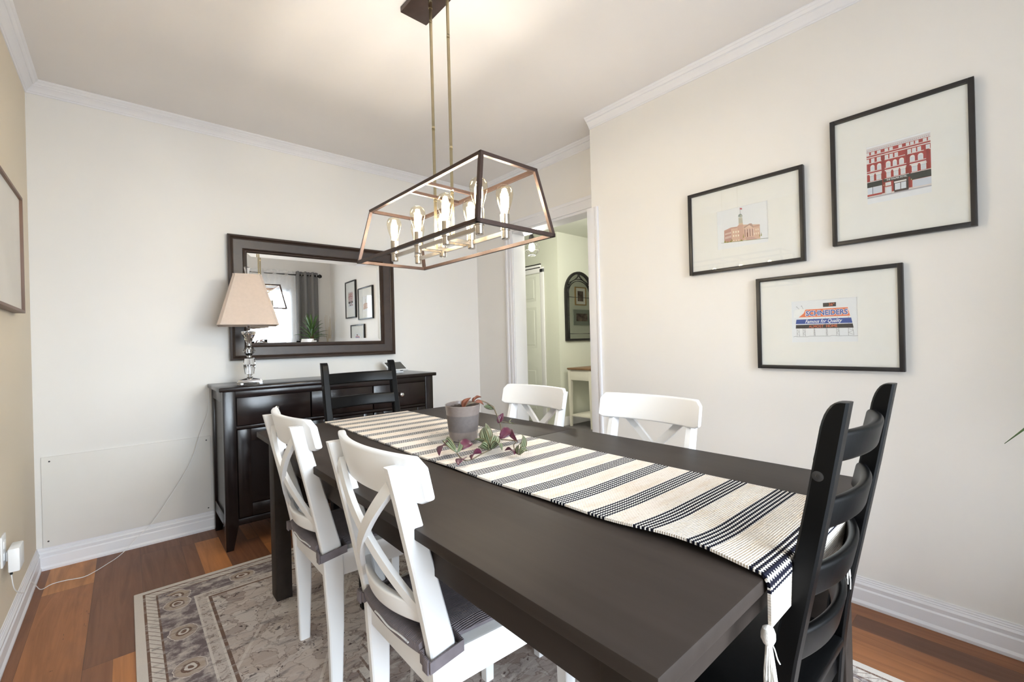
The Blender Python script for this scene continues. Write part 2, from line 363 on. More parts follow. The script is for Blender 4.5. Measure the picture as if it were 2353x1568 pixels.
# ------------------------------------------------------------------ geometry helpers
def link(name, me, parent=None):
    o = bpy.data.objects.new(name, me); C.objects.link(o)
    if parent is not None: o.parent = parent
    return o
def obj(name, bm, mats, parent=None, angle=35, smooth=True):
    bmesh.ops.recalc_face_normals(bm, faces=bm.faces)
    me = bpy.data.meshes.new(name); bm.to_mesh(me); bm.free()
    for m in (mats if isinstance(mats, (list, tuple)) else [mats]): me.materials.append(m)
    if smooth:
        for p in me.polygons: p.use_smooth = True
        me.set_sharp_from_angle(angle=math.radians(angle))
    return link(name, me, parent)
def tag(o, label, cat, group=None, kind=None):
    o['label'] = label; o['category'] = cat
    if group: o['group'] = group
    if kind: o['kind'] = kind
    return o
def thing(name, label, cat, loc=(0, 0, 0), rz=0.0, group=None):
    o = bpy.data.objects.new(name, None); C.objects.link(o); o.location = loc; o.rotation_euler = (0, 0, rz)
    o.empty_display_size = 0.05
    return tag(o, label, cat, group)
def structure(name, bm, m, parent=None, **k):
    o = obj(name, bm, m, parent, **k)
    if parent is None: o['kind'] = 'structure'
    return o
def dup(root, loc, rz, label, group=None):
    r = root.copy(); C.objects.link(r); r.location = loc; r.rotation_euler = (0, 0, rz); r['label'] = label
    if group: r['group'] = group
    for ch in list(root.children):
        c = ch.copy(); C.objects.link(c); c.parent = r
        for g in list(ch.children):
            d = g.copy(); C.objects.link(d); d.parent = c
    return r

def B(): return bmesh.new()
def box(bm, a, b, bev=0.0, seg=2, mi=0):
    """axis-aligned box between corners a and b, edges eased by bev"""
    x0, y0, z0 = (min(a[i], b[i]) for i in range(3)); x1, y1, z1 = (max(a[i], b[i]) for i in range(3))
    vs = [bm.verts.new((x, y, z)) for x in (x0, x1) for y in (y0, y1) for z in (z0, z1)]
    fs = [bm.faces.new([vs[i] for i in q]) for q in ((0, 1, 3, 2), (4, 6, 7, 5), (0, 4, 5, 1), (2, 3, 7, 6), (0, 2, 6, 4), (1, 5, 7, 3))]
    for f in fs: f.material_index = mi
    if bev > 0:
        es = list({e for f in fs for e in f.edges})
        bmesh.ops.bevel(bm, geom=es, offset=bev, segments=seg, profile=0.5, affect='EDGES')
    return vs
def prism(bm, pts, f0, f1, axis=1, bev=0.0, mi=0):
    """polygon pts (2-D) extruded along an axis from f0 to f1. axis 0: pts are (y,z); 1: (x,z); 2: (x,y)"""
    def V(p, d): return {0: (d, p[0], p[1]), 1: (p[0], d, p[1]), 2: (p[0], p[1], d)}[axis]
    a = [bm.verts.new(V(p, f0)) for p in pts]; b = [bm.verts.new(V(p, f1)) for p in pts]; n = len(pts)
    fs = [bm.faces.new(a[::-1]), bm.faces.new(b)] + [bm.faces.new((a[i], a[(i + 1) % n], b[(i + 1) % n], b[i])) for i in range(n)]
    for f in fs: f.material_index = mi
    if bev > 0:
        es = list({e for f in fs for e in f.edges})
        bmesh.ops.bevel(bm, geom=es, offset=bev, segments=2, profile=0.5, affect='EDGES')
def loft(bm, rings, close=True, caps=True, mi=0):
    """skin a list of rings (equal vertex counts)"""
    vr = [[bm.verts.new(p) for p in r] for r in rings]; n = len(vr[0])
    for a, b in zip(vr, vr[1:]):
        for i in range(n if close else n - 1):
            f = bm.faces.new((a[i], a[(i + 1) % n], b[(i + 1) % n], b[i])); f.material_index = mi
    if caps and close:
        for r in (vr[0][::-1], vr[-1]):
            f = bm.faces.new(r); f.material_index = mi
    return vr
def lathe(bm, prof, c=(0, 0, 0), seg=32, mi=0, caps=True, rot=0.0):
    rings = [[(c[0] + r * math.cos(2 * PI * k / seg + rot), c[1] + r * math.sin(2 * PI * k / seg + rot), c[2] + z) for k in range(seg)] for r, z in prof]
    loft(bm, rings, True, caps, mi)
def frames(path):
    P = [Vector(p) for p in path]; out = []; up = Vector((0, 0, 1))
    for i, p in enumerate(P):
        t = (P[min(i + 1, len(P) - 1)] - P[max(i - 1, 0)]).normalized()
        s = t.cross(up)
        if s.length < 1e-4: s = t.cross(Vector((0, 1, 0)))
        s.normalize(); out.append((p, t, s, s.cross(t).normalized()))
    return out
def tube(bm, path, r, seg=8, mi=0, taper=None):
    rings = []
    fr = frames(path); ps = None
    for i, (p, t, s, n) in enumerate(fr):
        if ps is not None:                      # keep the ring from twisting
            s = (ps - t * ps.dot(t)).normalized(); n = t.cross(s)
        ps = s
        rad = r if taper is None else r * taper[i] if isinstance(taper, list) else r
        rings.append([tuple(p + s * (rad * math.cos(2 * PI * k / seg)) + n * (rad * math.sin(2 * PI * k / seg))) for k in range(seg)])
    loft(bm, rings, True, True, mi)
def bar(bm, a, b, w, h=None, up=(0, 0, 1), bev=0.0):
    """square-section bar from a to b"""
    h = h or w; a, b = Vector(a), Vector(b); t = (b - a).normalized(); u = Vector(up)
    s = t.cross(u)
    if s.length < 1e-3: s = t.cross(Vector((1, 0, 0)))
    s.normalize(); n = s.cross(t).normalized()
    rings = [[tuple(p + s * (x * w / 2) + n * (y * h / 2)) for x, y in ((-1, -1), (1, -1), (1, 1), (-1, 1))] for p in (a, b)]
    loft(bm, rings)
def catmull(pts, n=8):
    P = [Vector(p) for p in pts]; P = [P[0]] + P + [P[-1]]; out = []
    for i in range(1, len(P) - 2):
        for k in range(n):
            t = k / n; a, b, c, d = P[i - 1], P[i], P[i + 1], P[i + 2]
            out.append(0.5 * (2 * b + (c - a) * t + (2 * a - 5 * b + 4 * c - d) * t * t + (3 * b - a - 3 * c + d) * t ** 3))
    out.append(P[-2]); return [tuple(p) for p in out]
def rrect(w, h, r, n=4, cx=0.0, cy=0.0):
    out = []
    for sx, sy, a0 in ((1, 1, 0), (-1, 1, 90), (-1, -1, 180), (1, -1, 270)):
        for k in range(n + 1):
            a = math.radians(a0 + 90 * k / n)
            out.append((cx + sx * (w / 2 - r) + r * math.cos(a), cy + sy * (h / 2 - r) + r * math.sin(a)))
    return out
def wall_grid(bm, plane, val, us, vs, holes):
    """a wall sheet at x=val ('x': u=y v=z) or y=val ('y': u=x v=z), cells inside holes left open"""
    def V(u, v): return (val, u, v) if plane == 'x' else (u, val, v)
    g = {}
    def vert(i, j):
        if (i, j) not in g: g[(i, j)] = bm.verts.new(V(us[i], vs[j]))
        return g[(i, j)]
    for i in range(len(us) - 1):
        for j in range(len(vs) - 1):
            cu, cv = (us[i] + us[i + 1]) / 2, (vs[j] + vs[j + 1]) / 2
            if any(a < cu < b and c < cv < d for a, b, c, d in holes): continue
            bm.faces.new((vert(i, j), vert(i + 1, j), vert(i + 1, j + 1), vert(i, j + 1)))
def profile_run(bm, prof, a, b, out):
    """moulding: profile points (o, z) with o the distance off the wall along `out`, run from a to b (xy)"""
    rings = [[(p[0] + out[0] * o, p[1] + out[1] * o, z) for o, z in prof] for p in (a, b)]
    loft(bm, rings)

# ------------------------------------------------------------------ room shell
T = 0.12
WX0, WX1, WZ0, WZ1 = 0.45, 2.06, 0.13, 1.985        # window opening in the rear wall
def shell():
    bm = B(); box(bm, (-0.2, YREAR - 0.2, -0.1), (XC, 0.2, 0)); structure('floor', bm, MAT['floor'])
    bm = B(); box(bm, (-0.2, YREAR - 0.2, H), (XC + 0.125, 0.2, H + 0.1)); structure('ceiling', bm, MAT['ceil'])
    bm = B(); box(bm, (-0.15, 0, 0), (XC, 0.12, H)); structure('wall_back', bm, MAT['wall'])
    bm = B(); box(bm, (-T, YREAR - 0.12, 0), (0, 0, H)); structure('wall_left', bm, MAT['wall_l'])
    bm = B(); box(bm, (XR, YREAR - 0.12, 0), (XR + 0.34, YEND, H)); structure('wall_right', bm, MAT['wall'])
    # recessed wall with the doorway
    bm = B(); dy0, dy1, dz = YEND, -0.52, 2.045
    box(bm, (XC, dy1, 0), (XC + 0.125, 0.12, H)); box(bm, (XC, dy0, dz), (XC + 0.125, dy1, H))
    structure('wall_doorway', bm, MAT['wall'])
    # rear wall with the window
    bm = B()
    box(bm, (-T, YREAR - T, 0), (WX0, YREAR, H)); box(bm, (WX1, YREAR - T, 0), (XR, YREAR, H))
    box(bm, (WX0, YREAR - T, 0), (WX1, YREAR, WZ0)); box(bm, (WX0, YREAR - T, WZ1), (WX1, YREAR, H))
    structure('wall_rear', bm, MAT['wall'])
    # baseboards
    bp = [(0, 0), (0.019, 0), (0.020, 0.004), (0.020, 0.012), (0.0145, 0.022), (0.0145, 0.064), (0.0125, 0.068), (0.0105, 0.070), (0.012, 0.080),
          (0.013, 0.086), (0.0085, 0.094), (0.0085, 0.098), (0.006, 0.100), (0.006, 0.106), (0.004, 0.108), (0.004, 0.1145), (0, 0.1145)]
    bm = B(); profile_run(bm, bp, (0.001, 0), (XC, 0), (0, -1)); structure('baseboard_back', bm, MAT['trim'], angle=25)
    bm = B(); profile_run(bm, bp, (0, YREAR), (0, -0.001), (1, 0)); structure('baseboard_left', bm, MAT['trim'], angle=25)
    bm = B(); profile_run(bm, bp, (XR, YREAR), (XR, YEND - 0.05), (-1, 0)); structure('baseboard_right', bm, MAT['trim'], angle=25)
    bm = B(); profile_run(bm, bp, (XC, -0.43), (XC, 0), (-1, 0)); structure('baseboard_recess', bm, MAT['trim'], angle=25)
    # crown mouldings
    cp = [(0, 0), (0, -0.061), (0.004, -0.061), (0.006, -0.057), (0.006, -0.054), (0.010, -0.051), (0.016, -0.041), (0.026, -0.031), (0.031, -0.027),
          (0.031, -0.023), (0.036, -0.022), (0.045, -0.012), (0.049, -0.010), (0.0545, -0.004), (0.0545, 0)]
    cpz = [(o, H + z) for o, z in cp]
    bm = B(); profile_run(bm, cpz, (0, 0), (XC, 0), (0, -1)); structure('trim_1', bm, MAT['trim'], angle=20)
    bm = B(); profile_run(bm, cpz, (0, YREAR), (0, 0), (1, 0)); structure('trim_2', bm, MAT['trim'], angle=20)
    bm = B(); profile_run(bm, cpz, (XR, YREAR), (XR, YEND), (-1, 0)); structure('trim_3', bm, MAT['trim'], angle=20)
    bm = B(); profile_run(bm, cpz, (XC, YEND), (XC, 0), (-1, 0)); structure('trim_4', bm, MAT['trim'], angle=20)
    # door casing: left leg, head, jamb linings
    bm = B()
    def casing(y0, y1, z0, z1):
        box(bm, (XC - 0.012, y0, z0), (XC, y1, z1), 0.002)
    casing(-0.515, -0.428, 0, 2.045 + 0.09)
    box(bm, (XC - 0.019, -0.452, 0), (XC - 0.010, -0.428, 2.135), 0.003); box(bm, (XC - 0.016, -0.49, 0), (XC - 0.010, -0.478, 2.135), 0.002)
    casing(YEND, -0.515, 2.05, 2.135); box(bm, (XC - 0.019, YEND, 2.111), (XC - 0.010, -0.43, 2.135), 0.003)
    structure('trim_5', bm, MAT['trim'])
    bm = B(); box(bm, (XC - 0.004, -0.522, 0), (XC + 0.13, -0.502, 2.045), 0.002); box(bm, (XC - 0.004, YEND, 2.03), (XC + 0.13, -0.502, 2.05), 0.002)
    structure('trim_6', bm, MAT['trim'])
    # lining on the end of the right wall
    bm = B(); box(bm, (XR - 0.012, YEND - 0.055, 0), (XR, YEND + 0.030, 1.965), 0.002); box(bm, (XR - 0.011, YEND - 0.002, 0), (XC + 0.13, YEND + 0.029, 1.964), 0.002)
    box(bm, (XR - 0.017, YEND - 0.055, 0), (XR - 0.010, YEND - 0.036, 1.965), 0.003)
    structure('trim_7', bm, MAT['trim'])
    # low painted cover panel on the back wall
    bm = B(); box(bm, (0.025, -0.010, 0.114), (0.756, -0.0005, 0.582), 0.001)
    pn = tag(obj('access_panel', bm, MAT['panel']), 'low painted cover panel screwed to back wall left of the sideboard', 'panel')
    for x, z in ((0.055, 0.558), (0.735, 0.558), (0.045, 0.145), (0.738, 0.137)):
        bm = B(); lathe(bm, [(0.0042, 0), (0.0036, 0.0012), (0.001, 0.0014)], seg=10)
        s = obj('screw', bm, MAT['screw'], pn); s.rotation_euler = (PI / 2, 0, 0); s.location = (x, -0.0098, z)
    # window with frame and glass
    bm = B(); y0, y1 = YREAR - 0.09, YREAR - 0.03
    box(bm, (WX0, y0, WZ0), (WX0 + 0.05, y1, WZ1), 0.004); box(bm, (WX1 - 0.05, y0, WZ0), (WX1, y1, WZ1), 0.004)
    box(bm, (WX0, y0, WZ0), (WX1, y1, WZ0 + 0.05), 0.004); box(bm, (WX0, y0, WZ1 - 0.05), (WX1, y1, WZ1), 0.004)
    box(bm, (1.23, y0, WZ0), (1.28, y1, WZ1), 0.004)
    wn = structure('window_1', bm, MAT['trim'])
    bm = B(); box(bm, (WX0 + 0.04, YREAR - 0.064, WZ0 + 0.04), (WX1 - 0.04, YREAR - 0.058, WZ1 - 0.04)); obj('pane', bm, clear_mat('window_glass', (0.97, 0.98, 0.98, 1), 0.04), wn)
    bm = B(); box(bm, (WX0 - 0.06, YREAR, WZ0 - 0.03), (WX1 + 0.06, YREAR + 0.03, WZ0), 0.004); obj('window_sill', bm, MAT['trim'], wn)
shell()

def hall():
    fx = 7.75
    bm = B(); box(bm, (XC, -2.6, -0.1), (fx, 3.0, -0.001)); structure('floor_hall', bm, MAT['hallfloor'])
    bm = B(); box(bm, (XC + 0.125, -2.6, H), (fx, 3.0, H + 0.1)); structure('ceiling_hall', bm, MAT['hallwall'])
    bm = B(); box(bm, (HALLX, HALLY, 0), (fx, 3.0, H)); structure('wall_hall_corner', bm, MAT['hallwall'])
    bm = B(); box(bm, (5.7, -2.6, 0), (fx, -0.72, H)); structure('wall_hall_side', bm, MAT['hallwall'])
    bm = B(); box(bm, (fx, -2.6, 0), (fx + 0.1, 3.0, H)); structure('wall_hall_end', bm, MAT['hallwall'])
    bm = B(); box(bm, (XC + 0.125, 2.6, 0), (HALLX, 2.7, H)); structure('wall_hall_far', bm, MAT['hallwall'])
    bm = B(); box(bm, (XR + 0.34, -2.6, 0), (5.7, -2.5, H)); structure('wall_hall_near', bm, MAT['hallwall'])
    bm = B(); box(bm, (XC + 0.125, 0.12, 0), (XC + 0.225, 2.6, H)); structure('wall_hall_inner', bm, MAT['hallwall'])
    bp = [(0, 0), (0.015, 0), (0.015, 0.07), (0.006, 0.10), (0.004, 0.115), (0, 0.115)]
    bm = B(); profile_run(bm, bp, (HALLX, HALLY), (fx, HALLY), (0, -1)); structure('baseboard_hall', bm, MAT['trim'])
    # panelled door in the hall, seen through the doorway
    bm = B(); X = HALLX - 0.001
    box(bm, (X - 0.012, 0.955, 0.01), (X, 1.72, 2.03), 0.002)
    d = structure('door_1', bm, MAT['halldoor'])
    def field(y0, y1, z0, z1):
        bm = B(); o = X - 0.012
        rings = []
        for ins, dx in ((0, 0.0), (0.012, 0.007), (0.030, 0.007), (0.044, -0.004)):
            rings.append([(o - 0.002 + dx * -0 + (0.0 if ins == 0 else dx), y, z) for y, z in ((y0 + ins, z0 + ins), (y1 - ins, z0 + ins), (y1 - ins, z1 - ins), (y0 + ins, z1 - ins))])
        loft(bm, rings); obj('raised_panel', bm, MAT['halldoor'], d)
    for y0, y1 in ((1.03, 1.31), (1.38, 1.66)):
        for z0, z1 in ((0.14, 0.75), (1.02, 1.58), (1.66, 2.0)): field(y0, y1, z0, z1)
    bm = B(); box(bm, (X - 0.018, 0.88, 0), (X, 0.95, 2.09), 0.003); box(bm, (X - 0.018, 0.88, 2.04), (X, 1.80, 2.11), 0.003)
    box(bm, (X - 0.024, 0.935, 2.115), (X, 1.80, 2.145), 0.003); structure('trim_8', bm, MAT['trim'])
    bm = B(); box(bm, (X - 0.02, 0.935, 2.146), (X, 1.8, 2.16)); box(bm, (X - 0.02, 0.935, 2.103), (X - 0.019, 1.8, 2.114)); structure('trim_9', bm, MAT['iron'])
hall()

# ------------------------------------------------------------------ hall furniture
def hall_things():
    # caged pendant
    px, py = 3.42, -0.165
    t = thing('pendant_light', 'small black wire cage pendant lamp glowing in the hallway', 'lamp', (px, py, 2.04))
    bm = B(); tube(bm, [(0, 0, 0.12), (0, 0, H - 2.04)], 0.004, 8); lathe(bm, [(0.05, H - 2.04 - 0.02), (0.05, H - 2.04)], seg=20); obj('cord', bm, MAT['iron'], t)
    bm = B(); lathe(bm, [(0.008, 0.15), (0.014, 0.145), (0.018, 0.12), (0.026, 0.115), (0.028, 0.075), (0.02, 0.07)], seg=20); obj('lamp_holder', bm, MAT['iron'], t)
    bm = B(); ring = lambda r, z, n, o=0: [(r * math.cos(2 * PI * (k + o) / n), r * math.sin(2 * PI * (k + o) / n), z) for k in range(n)]
    r0, r1, r2, r3 = ring(0.026, 0.075, 6), ring(0.075, 0.030, 6), ring(0.078, -0.030, 6), ring(0.04, -0.076, 6)
    for k in range(6):
        n = (k + 1) % 6
        for a, b in ((r0[k], r1[k]), (r1[k], r2[k]), (r2[k], r3[k]), (r1[k], r1[n]), (r2[k], r2[n]), (r3[k], r3[n])): tube(bm, [a, b], 0.0022, 6)
    obj('wire_cage', bm, MAT['iron'], t)
    bm = B(); lathe(bm, [(0.012, 0.07), (0.016, 0.055), (0.03, 0.02), (0.033, 0.0), (0.028, -0.02), (0.012, -0.034), (0.001, -0.036)], seg=20)
    obj('light_bulb', bm, MAT['hallfil'], t)
    l = bpy.data.lights.new('hall_bulb_light', 'POINT'); l.energy = HALL_BULB; l.color = (1.0, 0.97, 0.85); l.shadow_soft_size = 0.05
    lo = bpy.data.objects.new('hall_bulb_light', l); C.objects.link(lo); lo.location = (0, 0, -0.13); lo.parent = t
    hl = bpy.data.lights.new('hall_fill_light', 'POINT'); hl.energy = 26; hl.color = (1.0, 0.97, 0.88); hl.shadow_soft_size = 0.12  # added fill light out of view, no fixture, brightens the hall mirror wall
    ho = bpy.data.objects.new('hall_fill_light', hl); C.objects.link(ho); ho.location = (4.6, -1.0, 2.35)
    # arched mirror
    Y = HALLY - 0.001; x0, x1, z0, zs, zt = 4.745, 5.325, 1.106, 1.75, 2.04
    cx = (x0 + x1) / 2
    t = thing('arched_mirror', 'black iron arched window-pane mirror on the hallway wall above cream table', 'mirror', (cx, Y, z0))
    hw, hs, ht = (x1 - x0) / 2, zs - z0, zt - z0
    def arch(w, s, h, base=0.0, n=20):
        return [(-w, base)] + [(-w * math.cos(PI * k / n), s + (h - s) * math.sin(PI * k / n)) for k in range(n + 1)] + [(w, base)]
    outer = arch(hw, hs, ht); inner = arch(hw - 0.032, hs, ht - 0.034, 0.03)
    bm = B(); rings = []
    for pts, y in ((outer, 0), (outer, -0.026), (inner, -0.026), (inner, 0)): rings.append([(x, y, z) for x, z in pts])
    vr = [[bm.verts.new(p) for p in r] for r in rings]; n = len(outer)
    for a in range(4):
        A, Bv = vr[a], vr[(a + 1) % 4]
        for i in range(n): bm.faces.new((A[i], A[(i + 1) % n], Bv[(i + 1) % n], Bv[i]))
    obj('frame', bm, MAT['iron'], t)
    bm = B(); prism(bm, arch(hw - 0.02, hs, ht - 0.02, 0.015), -0.010, -0.004, 1); obj('mirror_glass', bm, MAT['mirror'], t, smooth=False)
    bm = B(); y = -0.016
    for q in (0.055, 0.075):
        pts = arch(hw - q, hs, ht - q * 1.3 - 0.03, 0.03)
        tube(bm, [(x, y, z) for x, z in pts], 0.0045, 6)
    for z in (0.095, 0.34, 0.585):
        xe = hw - 0.02
        if z == 0.34:
            for s in (-1, 1): tube(bm, [(s * xe, y, z), (s * (hw - 0.075), y, z)], 0.0045, 6)
        else: tube(bm, [(-xe, y, z), (xe, y, z)], 0.0045, 6)
    for s in (-1, 1):
        tube(bm, catmull([(s * (hw - 0.085), y, hs + 0.13), (s * 0.10, y, ht - 0.12), (s * 0.02, y, ht - 0.07), (s * 0.012, y, ht - 0.03)]), 0.0045, 6)
        tube(bm, [(s * (hw - 0.03), y, hs + 0.14), (s * (hw - 0.09), y, hs + 0.10)], 0.006, 6)
    obj('glazing_bars', bm, MAT['iron'], t)
    # console table
    cx0, cx1, cy0, cy1 = 4.72, 5.42, 0.19, 0.575
    t = thing('console_table', 'cream console table with brown wooden top in the hallway', 'table', ((cx0 + cx1) / 2, (cy0 + cy1) / 2, 0))
    w2, d2 = (cx1 - cx0) / 2, (cy1 - cy0) / 2
    bm = B(); box(bm, (-w2 - 0.02, -d2 - 0.02, 0.735), (w2 + 0.02, d2, 0.758), 0.006); obj('tabletop', bm, MAT['oak'], t)
    bm = B(); box(bm, (-w2 + 0.01, -d2 + 0.008, 0.60), (w2 - 0.01, d2 - 0.008, 0.735), 0.002); obj('apron', bm, MAT['cream'], t)
    for sx in (-1, 1):
        for sy in (-1, 1):
            bm = B(); x, y = sx * (w2 - 0.022), sy * (d2 - 0.022)
            loft(bm, [[(x + a * h, y + b * h, z) for a, b in ((-1, -1), (1, -1), (1, 1), (-1, 1))] for z, h in ((0, 0.013), (0.62, 0.022), (0.735, 0.022))]); obj('leg', bm, MAT['cream'], t)
    bm = B(); box(bm, (-w2 + 0.02, -d2 + 0.02, 0.13), (w2 - 0.02, d2 - 0.02, 0.15), 0.003); obj('shelf', bm, MAT['cream'], t)
    for s in (-1, 1):
        bm = B(); pts = [(s * (w2 - 0.044), 0.60), (s * (w2 - 0.044), 0.545)]
        for k in range(9):
            a = k / 8; pts.append((s * (w2 - 0.044 - 0.10 * a), 0.545 + 0.045 * a + 0.008 * math.sin(a * 3 * PI)))
        pts.append((s * (w2 - 0.16), 0.60)); prism(bm, pts, -d2 + 0.012, -d2 + 0.024, 1); obj('corner_bracket', bm, MAT['cream'], t)
    # two photographs hung on the hall wall opposite (seen in the arched mirror)
    Yw = -0.72
    for nm, lab, xa, xb, za, zb, fm, fw in (('framed_photo', 'gilt framed portrait photo reflected high in the arched hallway mirror', 6.48, 6.78, 1.74, 2.07, 'gilt', 0.018),
                                        ('framed_photo', 'wide grey-green framed photo reflected low in the arched hallway mirror', 6.42, 6.88, 1.38, 1.66, 'sage', 0.07)):
        t = thing(nm, lab, 'picture', ((xa + xb) / 2, Yw, (za + zb) / 2)); w2, h2 = (xb - xa) / 2, (zb - za) / 2
        bm = B()
        box(bm, (-w2, 0, -h2), (-w2 + fw, 0.02, h2)); box(bm, (w2 - fw, 0, -h2), (w2, 0.02, h2)); box(bm, (-w2 + fw, 0, -h2), (w2 - fw, 0.02, -h2 + fw)); box(bm, (-w2 + fw, 0, h2 - fw), (w2 - fw, 0.02, h2))
        obj('frame', bm, MAT[fm], t)
        mw = 0.055 if fm == 'gilt' else 0.0
        if mw: bm = B(); box(bm, (-w2 + fw, 0.001, -h2 + fw), (w2 - fw, 0.008, h2 - fw)); obj('mount', bm, MAT['mat'], t)
        bm = B(); box(bm, (-w2 + fw + mw, 0.004, -h2 + fw + mw), (w2 - fw - mw, 0.010, h2 - fw - mw)); obj('photograph', bm, MAT['photo'], t)
hall_things()

# ------------------------------------------------------------------ rug
def rug():
    bm = B(); x0, y1 = 0.373, -0.668
    box(bm, (-RUG_W / 2, -RUG_L / 2, 0), (RUG_W / 2, RUG_L / 2, 0.008), 0.003)
    o = obj('area_rug', bm, MAT['rug']); o.location = (x0 + RUG_W / 2, y1 - RUG_L / 2, 0.0005)
    tag(o, 'faded grey and cream oriental rug under the dining table', 'rug')
rug()
ZR = 0.0085        # height of the rug surface

# ------------------------------------------------------------------ dining table
TX0, TX1, TY0, TY1, TZ = 0.806, 1.806, -3.084, -1.0739, 0.745
def dining_table():
    cx, cy = (TX0 + TX1) / 2, (TY0 + TY1) / 2
    t = thing('dining_table', 'long brown-black wooden dining table with a seam across its middle', 'table', (cx, cy, ZR))
    hx, hy, z = (TX1 - TX0) / 2, (TY1 - TY0) / 2, TZ - ZR
    for s in (-1, 1):
        bm = B(); ys = sorted((s * 0.0012, s * hy))
        box(bm, (-hx, ys[0], z - 0.024), (hx, ys[1], z), 0.0025); obj('tabletop', bm, MAT['table'], t)
    bm = B(); ins = 0.045
    for a, b in (((-hx + ins, -hy + ins, z - 0.115), (-hx + ins + 0.022, hy - ins, z - 0.024)), ((hx - ins - 0.022, -hy + ins, z - 0.115), (hx - ins, hy - ins, z - 0.024)),
                 ((-hx + ins, -hy + ins, z - 0.115), (hx - ins, -hy + ins + 0.022, z - 0.024)), ((-hx + ins, hy - ins - 0.022, z - 0.115), (hx - ins, hy - ins, z - 0.024))): box(bm, a, b, 0.002)
    obj('apron', bm, MAT['table'], t)
    for sx in (-1, 1):
        for sy in (-1, 1):
            bm = B(); x, y = sx * (hx - 0.072), sy * (hy - 0.075)
            box(bm, (x - 0.032, y - 0.041, 0), (x + 0.032, y + 0.041, z - 0.024), 0.003); obj('leg', bm, MAT['table'], t)
dining_table()

# ------------------------------------------------------------------ white cross-back chairs
def interp(tab, z):
    for (z0, v0), (z1, v1) in zip(tab, tab[1:]):
        if z <= z1: return v0 + (v1 - v0) * (z - z0) / (z1 - z0)
    return tab[-1][1]
def white_chair(label, loc, rz, group):
    """faces +x, origin on the floor under the seat"""
    t = thing('dining_chair', label, 'chair', loc, rz, group); m = MAT['white']
    back = [(0, -0.200), (0.2, -0.203), (0.445, -0.217), (0.626, -0.252), (0.79, -0.287), (0.868, -0.305)]
    dep = [(0, 0.036), (0.2, 0.048), (0.40, 0.064), (0.47, 0.062), (0.626, 0.052), (0.868, 0.040)]
    zs = [0, 0.1, 0.2, 0.3, 0.38, 0.43, 0.47, 0.55, 0.63, 0.71, 0.79, 0.868]
    for s in (-1, 1):
        bm = B(); rings = []
        for z in zs:
            xb = interp(back, z); xf = xb + interp(dep, z); e = 0.004
            ya, yb = s * 0.157, s * 0.184
            if s < 0: ya, yb = yb, ya
            rings.append([(xb, ya + e, z), (xb + e, ya, z), (xf - e, ya, z), (xf, ya + e, z), (xf, yb - e, z), (xf - e, yb, z), (xb + e, yb, z), (xb, yb - e, z)])
        loft(bm, rings); obj('rear_leg', bm, m, t, angle=30)
        bm = B(); x, y = 0.195, s * 0.178
        rings = [[(x + a * h, y + b * h, z) for a, b in ((-1, -0.85), (-0.85, -1), (0.85, -1), (1, -0.85), (1, 0.85), (0.85, 1), (-0.85, 1), (-1, 0.85))] for z, h in ((0, 0.015), (0.37, 0.021), (0.428, 0.021))]
        loft(bm, rings); obj('leg', bm, m, t)
    # curved top rail
    def rail(name, z0, z1, half, xe, bow, thick, cr, tilt=0.22):
        bm = B(); rings = []; N = 26
        for k in range(N + 1):
            a = -1 + 2 * k / N; y = half * a
            d = half - abs(y); h = 0.0
            if cr > 0 and d < cr: h = cr - math.sqrt(max(0, cr * cr - (cr - d) ** 2))
            zt = z1 - h - 0.0004; zb = z0 + h * 0.45
            x = xe - bow * (1 - a * a); r = thick * 0.30
            sec = []
            for u, v in rrect(thick, max(zt - zb, 2 * r + 0.002), r, 3): sec.append((x + u - (v + (zt + zb) / 2 - (z0 + z1) / 2) * tilt, y, (zt + zb) / 2 + v))
            rings.append(sec)
        loft(bm, rings); return obj(name, bm, m, t, angle=50)
    rail('top_rail', 0.788, 0.889, 0.217, -0.240, 0.042, 0.021, 0.019)
    # lower rail between the posts
    zl = 0.53; xl = interp(back, zl) + 0.030
    rail('lower_rail', 0.505, 0.553, 0.160, xl, 0.040, 0.020, 0.0, 0.2)
    # crossed slats following the bowed back
    for s, off in ((-1, -0.003), (1, 0.003)):
        bm = B(); rings = []; N = 16
        for k in range(N + 1):
            a = k / N; y = s * (0.150 - 0.300 * a); z = 0.822 - (0.822 - 0.535) * a
            x = interp(back, z) + 0.022 - 0.040 * (1 - (y / 0.17) ** 2) + off
            dz, dy = -0.287, -s * 0.300; L = math.hypot(dz, dy); ny, nz = -dz / L, dy / L
            wv = 0.0135; th = 0.0065
            rings.append([(x + i * th, y + j * wv * ny, z + j * wv * nz) for i, j in ((-1, -1), (1, -1), (1, 1), (-1, 1))])
        loft(bm, rings); obj('cross_slat', bm, m, t)
    # seat and apron
    bm = B(); pts = [(-0.170, -0.185), (0.215, -0.210), (0.232, -0.195), (0.235, 0), (0.232, 0.195), (0.215, 0.210), (-0.170, 0.185)]
    prism(bm, pts, 0.428, 0.447, 2, 0.006); obj('seat', bm, m, t)
    bm = B()
    for s in (-1, 1): loft(bm, [[(-0.168, s * 0.158, 0.362), (-0.168, s * 0.178, 0.362), (-0.168, s * 0.178, 0.428), (-0.168, s * 0.158, 0.428)], [(0.19, s * 0.172, 0.362), (0.19, s * 0.190, 0.362), (0.19, s * 0.190, 0.428), (0.19, s * 0.172, 0.428)]])
    box(bm, (0.192, -0.17, 0.362), (0.212, 0.17, 0.428), 0.001); box(bm, (-0.205, -0.158, 0.362), (-0.187, 0.158, 0.440), 0.002)
    box(bm, (-0.209, -0.158, 0.428), (-0.16, 0.158, 0.4465), 0.004)
    obj('apron', bm, m, t)
    return t
